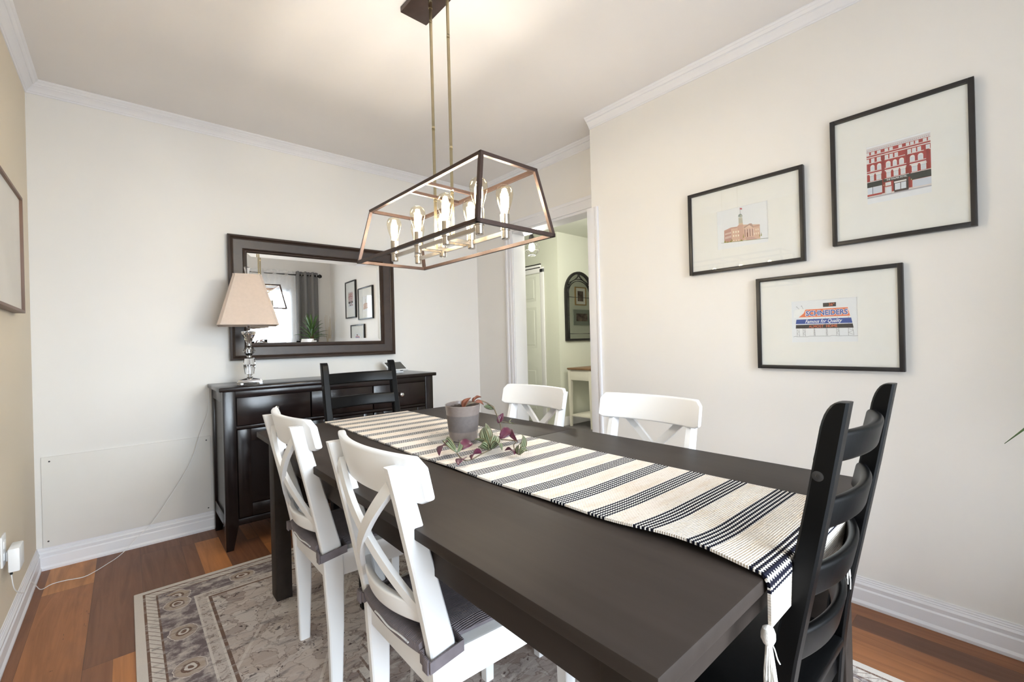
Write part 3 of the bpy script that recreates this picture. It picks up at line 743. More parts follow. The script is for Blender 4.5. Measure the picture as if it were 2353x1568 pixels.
chairA = white_chair('white cross-back chair with grey cushion nearest the sideboard, left of the table', (1.046, -1.695, ZR), 0.0, 'white cross-back dining chairs')
dup(chairA, (1.058, -2.345, ZR), 0.0, 'white cross-back chair with grey cushion closest to the viewer, left of the table')
dup(chairA, (1.655, -1.735, ZR), PI, 'white cross-back chair across the table, in front of the open doorway')
dup(chairA, (1.655, -2.38, ZR), PI, 'white cross-back chair across the table, in front of the bare right wall')

def seat_cushion(label, loc):
    t = thing('seat_cushion', label, 'cushion', loc, 0.0, 'grey tie-on seat cushions'); m = MAT['cushion']
    bm = B(); nx, ny = 14, 14; top = []; bot = []
    x0, x1 = -0.20, 0.185
    g = {}
    for i in range(nx + 1):
        for j in range(ny + 1):
            a, b = -1 + 2 * i / nx, -1 + 2 * j / ny
            x = (x0 + x1) / 2 + (x1 - x0) / 2 * a; y = (0.150 + 0.03 * (i / nx)) * b
            if i < 2: y = 0.146 * b
            e = max(abs(a), abs(b)); h = 0.016 * max(0.0, 1 - e ** 6) ** 0.5 + 0.006
            g[i, j] = bm.verts.new((x, y, 0.450 + h)); g[i, j, 1] = bm.verts.new((x, y, 0.4485))
    for i in range(nx):
        for j in range(ny):
            bm.faces.new((g[i, j], g[i + 1, j], g[i + 1, j + 1], g[i, j + 1])); bm.faces.new((g[i, j, 1], g[i, j + 1, 1], g[i + 1, j + 1, 1], g[i + 1, j, 1]))
    for i in range(nx):
        for j in (0, ny): bm.faces.new((g[i, j], g[i, j, 1], g[i + 1, j, 1], g[i + 1, j]))
    for j in range(ny):
        for i in (0, nx): bm.faces.new((g[i, j], g[i, j + 1], g[i, j + 1, 1], g[i, j, 1]))
    obj('pad', bm, m, t, angle=60)
    # back edge hanging between the posts
    bm = B(); rings = []
    for k in range(13):
        a = -1 + k / 6; y = 0.146 * a; sag = 0.012 * (1 - a * a)
        rings.append([(-0.212 - sag * 0.7, y, 0.446), (-0.226 - sag, y, 0.447), (-0.228 - sag, y, 0.468), (-0.214 - sag * 0.6, y, 0.476), (-0.198, y, 0.470), (-0.198, y, 0.448)])
    loft(bm, rings); fl = obj('rear_roll', bm, m, t, angle=60)
    bm = B(); tube(bm, [(-0.229 - 0.012 * (1 - a * a), 0.146 * a, 0.459 + 0.002 * math.sin(9 * a)) for a in [-0.75 + 0.1 * k for k in range(12)]], 0.0022, 6); obj('piping', bm, MAT['piping'], fl)
    for s in (-1, 1):
        bm = B()
        xa, xb, ya, yb = -0.222, -0.150, s * 0.152, s * 0.190
        path = [(xb + 0.004, ya, 0.460), (xb + 0.004, yb, 0.452), (xa - 0.003, yb, 0.440), (xa - 0.003, ya, 0.444)]
        prof = 0.0125; rings = []
        for (x, y, z), (ox, oy) in zip(path + [path[0]], ((1, -s), (1, s), (-1, s), (-1, -s), (1, -s))):
            rings.append([(x, y, z - prof), (x + 0.003 * ox, y + 0.003 * oy, z - prof), (x + 0.003 * ox, y + 0.003 * oy, z + prof), (x, y, z + prof)])
        loft(bm, rings); st = obj('strap', bm, m, t)
        bm = B(); box(bm, (xa - 0.010, s * 0.176 - 0.012, 0.424), (xa - 0.005, s * 0.176 + 0.012, 0.456), 0.002); obj('hook_patch', bm, m, st)
seat_cushion('grey tie-on seat cushion strapped to the white chair nearest the sideboard', (1.046, -1.695, ZR))
seat_cushion('grey tie-on seat cushion strapped to the white chair closest to the viewer', (1.058, -2.345, ZR))

# ------------------------------------------------------------------ black ladder-back chairs
def black_chair(label, loc, rz, group):
    t = thing('ladder_back_chair', label, 'chair', loc, rz, group); m = MAT['black']
    back = [(0, -0.226), (0.32, -0.222), (0.50, -0.240), (0.58, -0.253), (0.85, -0.304), (1.03, -0.335)]
    dep = [(0, 0.032), (0.30, 0.038), (0.45, 0.040), (0.7, 0.036), (1.03, 0.033)]
    zs = [0, 0.1, 0.2, 0.3, 0.40, 0.45, 0.52, 0.58, 0.65, 0.72, 0.79, 0.86, 0.94, 0.985]
    for s in (-1, 1):
        bm = B(); rings = []; y1, y2 = s * 0.166, s * 0.200
        ya, yb = min(y1, y2), max(y1, y2); e = 0.004
        def ring(xb, xf, z): return [(xb, ya + e, z), (xb + e, ya, z), (xf - e, ya, z), (xf, ya + e, z), (xf, yb - e, z), (xf - e, yb, z), (xb + e, yb, z), (xb, yb - e, z)]
        for z in zs: rings.append(ring(interp(back, z), interp(back, z) + interp(dep, z), z))
        for k in range(1, 7):                      # rounded front top corner
            a = k / 6 * PI / 2; z = 0.985 + 0.043 * math.sin(a); xb = interp(back, z)
            rings.append(ring(xb, xb + 0.033 - 0.018 * (1 - math.cos(a)), z))
        loft(bm, rings); p = obj('rear_leg', bm, m, t, angle=30)
        for z in (0.905, 0.50):
            bm = B(); lathe(bm, [(0.0085, 0), (0.0085, 0.0008), (0.0062, 0.0014), (0.003, 0.0014), (0.0028, 0.0004), (0.0001, 0.0004)], seg=20)
            q = obj('screw', bm, MAT['screw'], p); q.location = (interp(back, z) + 0.023, s * 0.200, z); q.rotation_euler = (-s * PI / 2, 0, 0)
        bm = B(); x, y = 0.165, s * 0.196
        rings = [[(x + a * h, y + b * h, z) for a, b in ((-1, -0.85), (-0.85, -1), (0.85, -1), (1, -0.85), (1, 0.85), (0.85, 1), (-0.85, 1), (-1, 0.85))] for z, h in ((0, 0.017), (0.38, 0.021), (0.428, 0.021))]
        loft(bm, rings); obj('leg', bm, m, t)
    for zt, h in ((0.972, 0.056), (0.852, 0.058), (0.728, 0.062), (0.604, 0.066)):
        bm = B(); rings = []; N = 20
        for k in range(N + 1):
            a = -1 + 2 * k / N; y = 0.170 * a; zc = zt - h / 2
            x = interp(back, zc) + 0.030 - 0.034 * (1 - a * a)
            rings.append([(x + u - v * 0.22, y, zc + v) for u, v in rrect(0.019, h, 0.0085, 4)])
        loft(bm, rings); obj('slat', bm, m, t, angle=50)
    bm = B(); pts = [(-0.235, -0.165), (-0.185, -0.165), (-0.185, -0.203), (0.19, -0.222), (0.205, -0.205), (0.207, 0), (0.205, 0.205), (0.19, 0.222), (-0.185, 0.203), (-0.185, 0.165), (-0.235, 0.165)]
    prism(bm, pts, 0.428, 0.448, 2, 0.004); obj('seat', bm, m, t)
    bm = B()
    for s in (-1, 1): loft(bm, [[(-0.2, s * 0.176, 0.36), (-0.2, s * 0.194, 0.36), (-0.2, s * 0.194, 0.428), (-0.2, s * 0.176, 0.428)], [(0.15, s * 0.188, 0.36), (0.15, s * 0.206, 0.36), (0.15, s * 0.206, 0.428), (0.15, s * 0.188, 0.428)]])
    box(bm, (0.155, -0.18, 0.36), (0.173, 0.18, 0.428), 0.001); box(bm, (-0.22, -0.17, 0.36), (-0.202, 0.17, 0.428), 0.001); obj('apron', bm, m, t)
    for s in (-1, 1):
        bm = B(); bar(bm, (-0.205, s * 0.183, 0.17), (0.155, s * 0.195, 0.17), 0.016, 0.024); obj('stretcher', bm, m, t)
    return t
b1 = black_chair('black ladder-back chair at the far end of the table in front of the sideboard', (1.3135, -1.325, ZR), -PI / 2, 'black ladder-back chairs')
b2 = dup(b1, (1.396, -2.850, ZR), PI / 2, 'black ladder-back chair at the near end of the table, lower right foreground')
b2.scale = (0.98, 0.98, 0.98)

# ------------------------------------------------------------------ table runner
def runner():
    X0, X1 = 1.100, 1.548; W = X1 - X0
    path = []                                                   # (y, z, length)
    y = TY1 - 0.012; L = 0.0
    pts = []
    n = 190
    for k in range(n + 1): pts.append((TY1 - 0.012 + (TY0 + 0.004 - TY1 + 0.012) * k / n, TZ + 0.0005))
    for k in range(1, 9):
        a = k / 8 * PI / 2; pts.append((TY0 + 0.004 - 0.010 * math.sin(a), TZ + 0.0005 - 0.010 * (1 - math.cos(a))))
    for k in range(1, 15): pts.append((TY0 - 0.006 + 0.003 * k / 14, TZ - 0.0095 - 0.066 * k / 14))
    bm = B(); uvl = bm.loops.layers.uv.new('UVMap'); nx = 24; V = {}; S = {}
    l = 0.0
    for i, (yy, zz) in enumerate(pts):
        if i: l += math.hypot(yy - pts[i - 1][0], zz - pts[i - 1][1])
        for j in range(nx + 1):
            u = j / nx; edge = min(u, 1 - u)
            flat = 1.0 if i <= n else max(0.0, 1 - (i - n) / 8)
            lift = 0.0
            near = max(0.0, 1 - u / 0.35)
            lift += flat * near ** 1.6 * (0.006 * math.exp(-((yy + 2.62) / 0.16) ** 2) + 0.013 * math.exp(-((yy + 2.95) / 0.13) ** 2) + 0.004 * math.exp(-((yy + 2.2) / 0.12) ** 2))
            lift += flat * 0.0015 * (0.5 + 0.5 * math.sin(yy * 13 + u * 5)) * (0.3 + 0.7 * near)
            wx = 0.004 * math.sin(yy * 4.1 + 1.0) * (1 - u) + 0.003 * math.sin(yy * 5.3) * u
            hang = 0 if i <= n + 4 else (i - n - 4) / (len(pts) - n - 4)
            xx = X0 + W * u + wx + hang * (0.5 - u) * 0.02 + (0.012 * flat * near ** 2 * math.exp(-((yy + 2.95) / 0.12) ** 2))
            for s, dz in ((0, 0.005), (1, 0.0)):
                if i <= n: p = (xx, yy, zz + lift + dz)
                else:
                    a = min(1.0, (i - n) / 8) * PI / 2
                    p = (xx, yy - dz * math.sin(a), zz + lift + dz * math.cos(a))
                V[i, j, s] = bm.verts.new(p); S[V[i, j, s]] = (u * W, l)
    m, N = len(pts) - 1, nx
    def face(*k):
        f = bm.faces.new([V[q] for q in k])
        for lp in f.loops: lp[uvl].uv = S[lp.vert]
    for i in range(m):
        for j in range(N):
            face((i, j, 0), (i + 1, j, 0), (i + 1, j + 1, 0), (i, j + 1, 0)); face((i, j, 1), (i, j + 1, 1), (i + 1, j + 1, 1), (i + 1, j, 1))
        face((i, 0, 0), (i, 0, 1), (i + 1, 0, 1), (i + 1, 0, 0)); face((i, N, 0), (i + 1, N, 0), (i + 1, N, 1), (i, N, 1))
    for j in range(N):
        face((0, j, 0), (0, j + 1, 0), (0, j + 1, 1), (0, j, 1)); face((m, j, 0), (m, j, 1), (m, j + 1, 1), (m, j + 1, 0))
    r = obj('table_runner', bm, MAT['runner'], angle=60)
    tag(r, 'cream woven table runner with navy stripes lying along the dining table', 'table runner')
    yb, zb = pts[-1]
    rnd = random.Random(3)
    for xx in (X0 + 0.004, X1 - 0.008):
        bm = B(); lathe(bm, [(0.002, 0.016), (0.008, 0.012), (0.0105, 0.004), (0.0105, -0.004), (0.007, -0.012), (0.003, -0.014)], (xx, yb - 0.003, zb - 0.008), 12)
        for k in range(24):
            a = rnd.uniform(0, 2 * PI); sp = rnd.uniform(0.1, 1.0); fl = 1.0 + (rnd.random() < 0.25) * 1.4
            Ln = rnd.uniform(0.045, 0.085)
            bx, by = xx + 0.004 * math.cos(a), yb - 0.003 + 0.003 * math.sin(a); dx, dy = 0.014 * sp * fl * math.cos(a), 0.008 * sp * math.sin(a)
            path = catmull([(bx, by, zb - 0.016), (bx + dx * 0.5, by + dy * 0.5, zb - 0.016 - Ln * 0.4), (bx + dx * 0.8 + rnd.uniform(-.003, .003), by + dy, zb - 0.016 - Ln * 0.75), (bx + dx * 1.1, by + dy, zb - 0.016 - Ln)], 3)
            tube(bm, path, 0.0011, 5)
        obj('tassel', bm, MAT['rope'], r)
runner()

# ------------------------------------------------------------------ plant on its dish
def leaf_mesh(base, tip, width, mat, parent, arch=0.012, fold=0.25, twist=0.0, n=10, name='leaf'):
    b, tp = Vector(base), Vector(tip); d = tp - b; L = d.length; t = d.normalized()
    up = Vector((0, 0, 1)); s = t.cross(up)
    if s.length < 0.1: s = t.cross(Vector((0.6, -0.8, 0)))
    s.normalize(); nrm = s.cross(t).normalized()
    R = Matrix.Rotation(twist, 3, t); s = R @ s; nrm = R @ nrm
    bm = B(); uvl = bm.loops.layers.uv.new('UVMap'); V = {}; UV = {}
    cols = (-1, -0.5, 0, 0.5, 1)
    for i in range(n + 1):
        a = i / n; wv = 0.82 * width / 2 * (math.sin(PI * min(1, a ** 0.75)) ** 0.8 if 0 < a < 1 else 0.04)
        c = b + d * a + nrm * (arch * math.sin(PI * a))
        for j, q in enumerate(cols):
            v = bm.verts.new(c + s * (q * wv) + nrm * (abs(q) * wv * fold)); V[i, j] = v; UV[v] = (0.5 + 0.5 * q, a)
    for i in range(n):
        for j in range(4):
            f = bm.faces.new((V[i, j], V[i + 1, j], V[i + 1, j + 1], V[i, j + 1]))
            for lp in f.loops: lp[uvl].uv = UV[lp.vert]
    o = obj(name, bm, mat, parent, angle=80)
    md = o.modifiers.new('thickness', 'SOLIDIFY'); md.thickness = 0.0009; md.offset = 0
    return o
def potted_plant():
    px, py, z0 = 1.335, -1.942, TZ + 0.0105
    # scalloped clear dish
    bm = B(); seg = 72; rings = []
    for r, z in ((0.0, 0.0), (0.05, 0.0), (0.085, 0.0015), (0.11, 0.006), (0.135, 0.013), (0.137, 0.0145), (0.134, 0.0155), (0.108, 0.008), (0.083, 0.004), (0.05, 0.0030), (0.0, 0.0030)):
        ring = []
        for k in range(seg):
            a = 2 * PI * k / seg; q = max(0.0, (r - 0.06) / 0.08); rr = r * (1 + 0.03 * q * math.cos(24 * a)); zz = z + 0.0022 * q * math.cos(24 * a)
            ring.append((max(rr, 0.0004) * math.cos(a), max(rr, 0.0004) * math.sin(a), zz))
        rings.append(ring)
    loft(bm, rings)
    d = obj('glass_dish', bm, clear_mat('clear_pressed_glass', (0.97, 0.97, 0.96, 1), 0.10, 0.05), angle=60); d.location = (px, py, TZ + 0.0072)
    tag(d, 'clear scalloped glass dish under the grey plant pot', 'dish')
    t = thing('potted_plant', 'grey banded ceramic pot with a trailing purple and green striped plant on the runner', 'plant', (px, py, z0))
    bm = B(); lathe(bm, [(0.001, 0.0), (0.049, 0.0), (0.0525, 0.003), (0.056, 0.036), (0.062, 0.098), (0.066, 0.128), (0.0672, 0.134), (0.066, 0.136), (0.0635, 0.135), (0.061, 0.118), (0.0605, 0.110)], seg=56, caps=False)
    po = obj('pot', bm, MAT['pot'], t, angle=40); po.rotation_euler = Matrix.Rotation(0.05, 3, Vector((0.826, -0.564, 0))).to_euler()
    bm = B(); seg = 40; rings = []; rnd = random.Random(5)
    for r in (0.062, 0.05, 0.035, 0.018, 0.001): rings.append([(r * math.cos(2 * PI * k / seg), r * math.sin(2 * PI * k / seg), 0.116 + (0 if r > 0.06 else rnd.uniform(-0.003, 0.004)) + 0.008) for k in range(seg)])
    loft(bm, rings, True, False); obj('soil', bm, MAT['soil'], t, angle=60)
    o = Vector((px, py, z0)); W = lambda p: tuple(Vector(p) - o)
    def stem(pts, r=0.0026):
        bm = B(); tube(bm, catmull([W(p) for p in pts], 6), r, 8); obj('stem', bm, MAT['stem'], t)
    def lf(b, tp, wd, mat, **k): leaf_mesh(W(b), W(tp), wd, MAT[mat], t, **k)
    # main stem leaving the pot, arching over and down to the runner
    stem([(1.30, -1.96, 0.872), (1.325, -1.99, 0.893), (1.348, -2.0, 0.899), (1.385, -2.0, 0.900), (1.434, -2.0, 0.872), (1.457, -2.0, 0.831), (1.463, -2.01, 0.800), (1.440, -2.04, 0.776), (1.375, -2.104, 0.772), (1.30, -2.17, 0.768), (1.264, -2.195, 0.768)])
    stem([(1.264, -2.195, 0.768), (1.216, -2.211, 0.766), (1.165, -2.235, 0.765), (1.14, -2.224, 0.765), (1.163, -2.155, 0.768)], 0.0021)
    stem([(1.375, -2.11, 0.772), (1.40, -2.17, 0.772), (1.359, -2.206, 0.770), (1.304, -2.28, 0.767), (1.295, -2.311, 0.768)], 0.0021)
    stem([(1.465, -2.0, 0.812), (1.495, -2.0, 0.805), (1.520, -2.0, 0.795)], 0.0013)
    lf((1.305, -1.99, 0.878), (1.333, -2.0, 0.918), 0.034, 'dryleaf', arch=0.006, fold=0.7, twist=0.5)
    lf((1.342, -2.0, 0.898), (1.382, -2.0, 0.915), 0.030, 'dryleaf', arch=0.006, fold=0.8, twist=-0.4)
    lf((1.345, -2.0, 0.898), (1.388, -2.005, 0.884), 0.022, 'dryleaf', arch=0.006, fold=0.9, twist=0.7)
    lf((1.445, -2.0, 0.862), (1.392, -2.0, 0.879), 0.026, 'striped', arch=0.006, fold=0.5, twist=1.2)
    lf((1.459, -2.0, 0.806), (1.486, -2.0, 0.842), 0.026, 'purple', arch=0.004, fold=0.8, twist=0.9)
    lf((1.515, -2.0, 0.797), (1.540, -2.0, 0.790), 0.018, 'striped', arch=0.002, fold=0.5)
    lf((1.515, -2.0, 0.797), (1.531, -2.0, 0.812), 0.010, 'striped', arch=0.002, fold=0.5)
    # low leaves on the runner
    lf((1.190, -2.085, 0.778), (1.105, -2.142, 0.770), 0.050, 'purple', arch=0.020, twist=0.55)
    lf((1.178, -2.137, 0.773), (1.255, -2.112, 0.779), 0.044, 'purple', arch=0.016, twist=0.6)
    lf((1.163, -2.155, 0.770), (1.186, -2.050, 0.778), 0.032, 'striped', arch=0.034, twist=-0.5, fold=0.5)
    lf((1.165, -2.152, 0.770), (1.205, -2.100, 0.795), 0.024, 'striped', arch=0.012, twist=0.9, fold=0.4)
    lf((1.145, -2.222, 0.768), (1.098, -2.257, 0.764), 0.042, 'purple', arch=0.006, twist=0.2)
    lf((1.220, -2.210, 0.768), (1.155, -2.246, 0.767), 0.036, 'purple', arch=0.010, twist=0.8, fold=0.6)
    lf((1.264, -2.195, 0.770), (1.372, -2.035, 0.822), 0.034, 'striped', arch=0.012, twist=0.3)
    lf((1.268, -2.190, 0.770), (1.318, -2.100, 0.826), 0.042, 'striped', arch=0.020, twist=-0.6)
    lf((1.262, -2.195, 0.770), (1.215, -2.205, 0.786), 0.040, 'striped', arch=0.016, twist=0.8)
    lf((1.268, -2.198, 0.770), (1.272, -2.250, 0.775), 0.040, 'striped', arch=0.022, twist=-0.4)
    lf((1.270, -2.196, 0.770), (1.345, -2.130, 0.792), 0.040, 'striped', arch=0.014, twist=0.5)
    lf((1.255, -2.200, 0.770), (1.238, -2.150, 0.802), 0.040, 'striped', arch=0.012, twist=1.0)
    lf((1.375, -2.112, 0.774), (1.455, -2.085, 0.790), 0.046, 'purple', arch=0.018, twist=0.6)
    lf((1.452, -2.086, 0.792), (1.405, -2.175, 0.768), 0.028, 'purple', arch=0.012, twist=0.9)
    lf((1.295, -2.305, 0.768), (1.400, -2.200, 0.802), 0.030, 'striped', arch=0.014, twist=0.9, fold=0.5)
    lf((1.293, -2.308, 0.768), (1.325, -2.318, 0.774), 0.030, 'striped', arch=0.014, twist=0.4)
    lf((1.296, -2.300, 0.768), (1.340, -2.275, 0.792), 0.028, 'striped', arch=0.010, twist=-0.8)
    lf((1.288, -2.292, 0.766), (1.291, -2.240, 0.769), 0.030, 'purple', arch=0.008, twist=0.5, fold=0.6)
potted_plant()

# ------------------------------------------------------------------ chandelier
def chandelier():
    cx, cy, zb, zt = 1.327, -1.855, 1.490, 1.715
    t = thing('chandelier', 'rectangular bronze cage chandelier with eight glowing filament bulbs over the table', 'chandelier', (cx, cy, 0))
    hx, hy, tx, ty = 0.1655, 0.428, 0.119, 0.394
    b = 0.0125; rz = 0.02
    cb = [(-hx, -hy), (hx, -hy), (hx, hy), (-hx, hy)]; ct = [(-tx, -ty), (tx, -ty), (tx, ty), (-tx, ty)]
    bm = B()
    for k in range(4):
        n = (k + 1) % 4
        e = b / 2
        for c, z in ((cb, zb), (ct, zt)):
            A, Bq = Vector((*c[k], z)), Vector((*c[n], z)); d = (Bq - A).normalized() * e
            bar(bm, A - d, Bq + d, b)
        bar(bm, (*cb[k], zb), (*ct[k], zt), b, b, up=(cb[k][0], 0, 0.2))
    for y in (-0.062, 0.058): bar(bm, (-tx, y, zt), (tx, y, zt), b * 0.9)
    obj('cage_frame', bm, MAT['bronze'], t)
    bm = B(); box(bm, (-0.062, -0.19, H - 0.022), (0.062, 0.19, H), 0.002); obj('canopy', bm, MAT['bronze'], t)
    for y in (-0.062, 0.058):
        bm = B(); tube(bm, [(0, y, 1.502), (0, y, H - 0.022)], 0.0062, 16)
        for z in (1.93 + y, 2.36 + y, zt - 0.016): tube(bm, [(0, y, z), (0, y, z + 0.012)], 0.0066, 16)
        tube(bm, [(0, y, H - 0.052), (0, y, H - 0.022)], 0.0082, 16)
        obj('rod', bm, MAT['brass'], t)
    # hub ring and arms
    bm = B(); zr = 1.508; rx = 0.058
    for s in (-1, 1): bar(bm, (s * rx, -0.10, zr), (s * rx, 0.10, zr), 0.010, 0.014)
    for y in (-0.10, 0.10, -0.062, 0.058): bar(bm, (-rx, y, zr), (rx, y, zr), 0.010, 0.014)
    obj('hub', bm, MAT['nickel'], t)
    for s in (-1, 1):
        for y0, y1 in ((-0.30, -0.10), (0.10, 0.30)):
            bm = B(); bar(bm, (s * rx, y0, zr), (s * rx, y1, zr), 0.010, 0.015); obj('arm', bm, MAT['nickel'], t)
    sock = bulb = None
    for s in (-1, 1):
        for y in (-0.30, -0.10, 0.10, 0.30):
            loc = (s * rx, y, 1.485)
            if sock is None:
                bm = B(); lathe(bm, [(0.001, 0), (0.012, 0), (0.0145, 0.003), (0.0145, 0.031), (0.0175, 0.032), (0.0175, 0.036), (0.0165, 0.037), (0.0165, 0.088), (0.014, 0.089), (0.013, 0.080)], seg=28, caps=False)
                sock = obj('socket', bm, MAT['nickel'], t); so = sock
                bm = B(); lathe(bm, [(0.0125, 0.080), (0.0135, 0.090), (0.017, 0.104), (0.0235, 0.124), (0.0288, 0.144), (0.0312, 0.160), (0.0300, 0.173), (0.0245, 0.184), (0.0150, 0.191), (0.006, 0.1935), (0.0004, 0.194)], seg=32, caps=False)
                bulb = obj('light_bulb', bm, MAT['bulbglass'], t, angle=80); bo = bulb
                bm = B()
                for k in range(6):
                    a = 2 * PI * k / 6; r = 0.0110
                    tube(bm, catmull([(r * 0.6 * math.cos(a), r * 0.6 * math.sin(a), 0.098), (r * math.cos(a), r * math.sin(a), 0.120), (r * math.cos(a), r * math.sin(a), 0.150), (r * 0.6 * math.cos(a), r * 0.6 * math.sin(a), 0.168)], 4), 0.0042, 8)
                fil = obj('filament', bm, MAT['filament'], bulb)
            else:
                so = sock.copy(); C.objects.link(so); so.parent = t
                bo = bulb.copy(); C.objects.link(bo); bo.parent = t
                fo = fil.copy(); C.objects.link(fo); fo.parent = bo
            so.location = loc; bo.location = loc
            l = bpy.data.lights.new('bulb_light', 'POINT'); l.energy = BULB; l.color = (0.97, 0.97, 1.0); l.shadow_soft_size = 0.02
            lo = bpy.data.objects.new('bulb_light', l); C.objects.link(lo); lo.location = (loc[0], loc[1], loc[2] + 0.135); lo.parent = t
    t.rotation_euler = (0, 0, rz)
chandelier()

# ------------------------------------------------------------------ sideboard
SB_Z = 0.907
def sideboard():
    x0, x1, yf = 0.765, 2.090, -0.455
    t = thing('sideboard', 'dark espresso wood sideboard with drawers and doors against the back wall', 'sideboard', ((x0 + x1) / 2, 0, 0))
    cx = (x0 + x1) / 2; A, Bx = x0 - cx, x1 - cx; m, mv = MAT['espresso'], MAT['espresso_v']
    yb = -0.022
    bm = B(); box(bm, (A - 0.018, yf - 0.015, SB_Z - 0.024), (Bx + 0.025, yb + 0.004, SB_Z), 0.005); obj('top', bm, m, t)
    pw = 0.062
    for xa, xb in ((A, A + pw), (Bx - pw, Bx)):
        for ya, yb2 in ((yf, yf + 0.045), (yb - 0.045, yb)):
            bm = B(); xm = xa if xa == A else xb
            s = 1 if xa == A else -1
            prism(bm, [(xm, SB_Z - 0.024), (xm, 0.0), (xm + s * 0.036, 0.0), (xm + s * pw, 0.13), (xm + s * pw, SB_Z - 0.024)], ya, yb2, 1, 0.002); obj('leg', bm, mv, t)
    # sides: frame and recessed panel
    for xs, s in ((A, 1), (Bx, -1)):
        bm = B()
        for z0, z1 in ((0.125, 0.19), (SB_Z - 0.085, SB_Z - 0.024)): box(bm, (xs + s * 0.002, yf + 0.04, z0), (xs + s * 0.022, yb - 0.04, z1), 0.002)
        box(bm, (xs + s * 0.012, yf + 0.04, 0.18), (xs + s * 0.02, yb - 0.04, SB_Z - 0.07)); obj('side_panel', bm, mv, t)
    bm = B(); box(bm, (A + 0.02, yf + 0.03, 0.13), (Bx - 0.02, yb - 0.01, SB_Z - 0.024)); obj('carcass', bm, mv, t)
    # front rails
    bm = B(); box(bm, (A + pw, yf + 0.004, SB_Z - 0.060), (Bx - pw, yf + 0.03, SB_Z - 0.024), 0.001); box(bm, (A + pw, yf + 0.004, 0.668), (Bx - pw, yf + 0.03, 0.684), 0.001); box(bm, (A + pw, yf + 0.004, 0.130), (Bx - pw, yf + 0.03, 0.165), 0.001)
    obj('front_rail', bm, m, t)
    W3 = (Bx - A - 2 * pw) / 3
    for k in range(3):
        xa, xb = A + pw + W3 * k, A + pw + W3 * (k + 1)
        bm = B(); box(bm, (xa + 0.004, yf + 0.001, 0.688), (xb - 0.004, yf + 0.03, SB_Z - 0.063), 0.0025); d = obj('drawer', bm, m, t)
        def knob(par, x, z):
            bm = B(); lathe(bm, [(0.001, 0), (0.006, 0), (0.005, 0.012), (0.009, 0.016), (0.0145, 0.020), (0.0155, 0.025), (0.012, 0.030), (0.006, 0.032), (0.0004, 0.0325)], seg=24)
            o = obj('knob', bm, MAT['chrome'], par); o.rotation_euler = (PI / 2, 0, 0); o.location = (x, yf + 0.001, z)
        knob(d, (xa + xb) / 2, 0.768)
        bm = B(); fr = 0.07; z0, z1 = 0.170, 0.664; ya = yf + 0.001
        for a, b in (((xa + 0.004, ya, z0), (xa + fr, ya + 0.022, z1)), ((xb - fr, ya, z0), (xb - 0.004, ya + 0.022, z1)), ((xa + fr, ya, z0), (xb - fr, ya + 0.022, z0 + fr)), ((xa + fr, ya, z1 - fr), (xb - fr, ya + 0.022, z1))): box(bm, a, b, 0.002)
        box(bm, (xa + fr - 0.004, ya + 0.012, z0 + fr - 0.004), (xb - fr + 0.004, ya + 0.022, z1 - fr + 0.004))
        dr = obj('door', bm, mv, t)
        knob(dr, xb - 0.035 if k == 0 else xa + 0.035, 0.56)
sideboard()

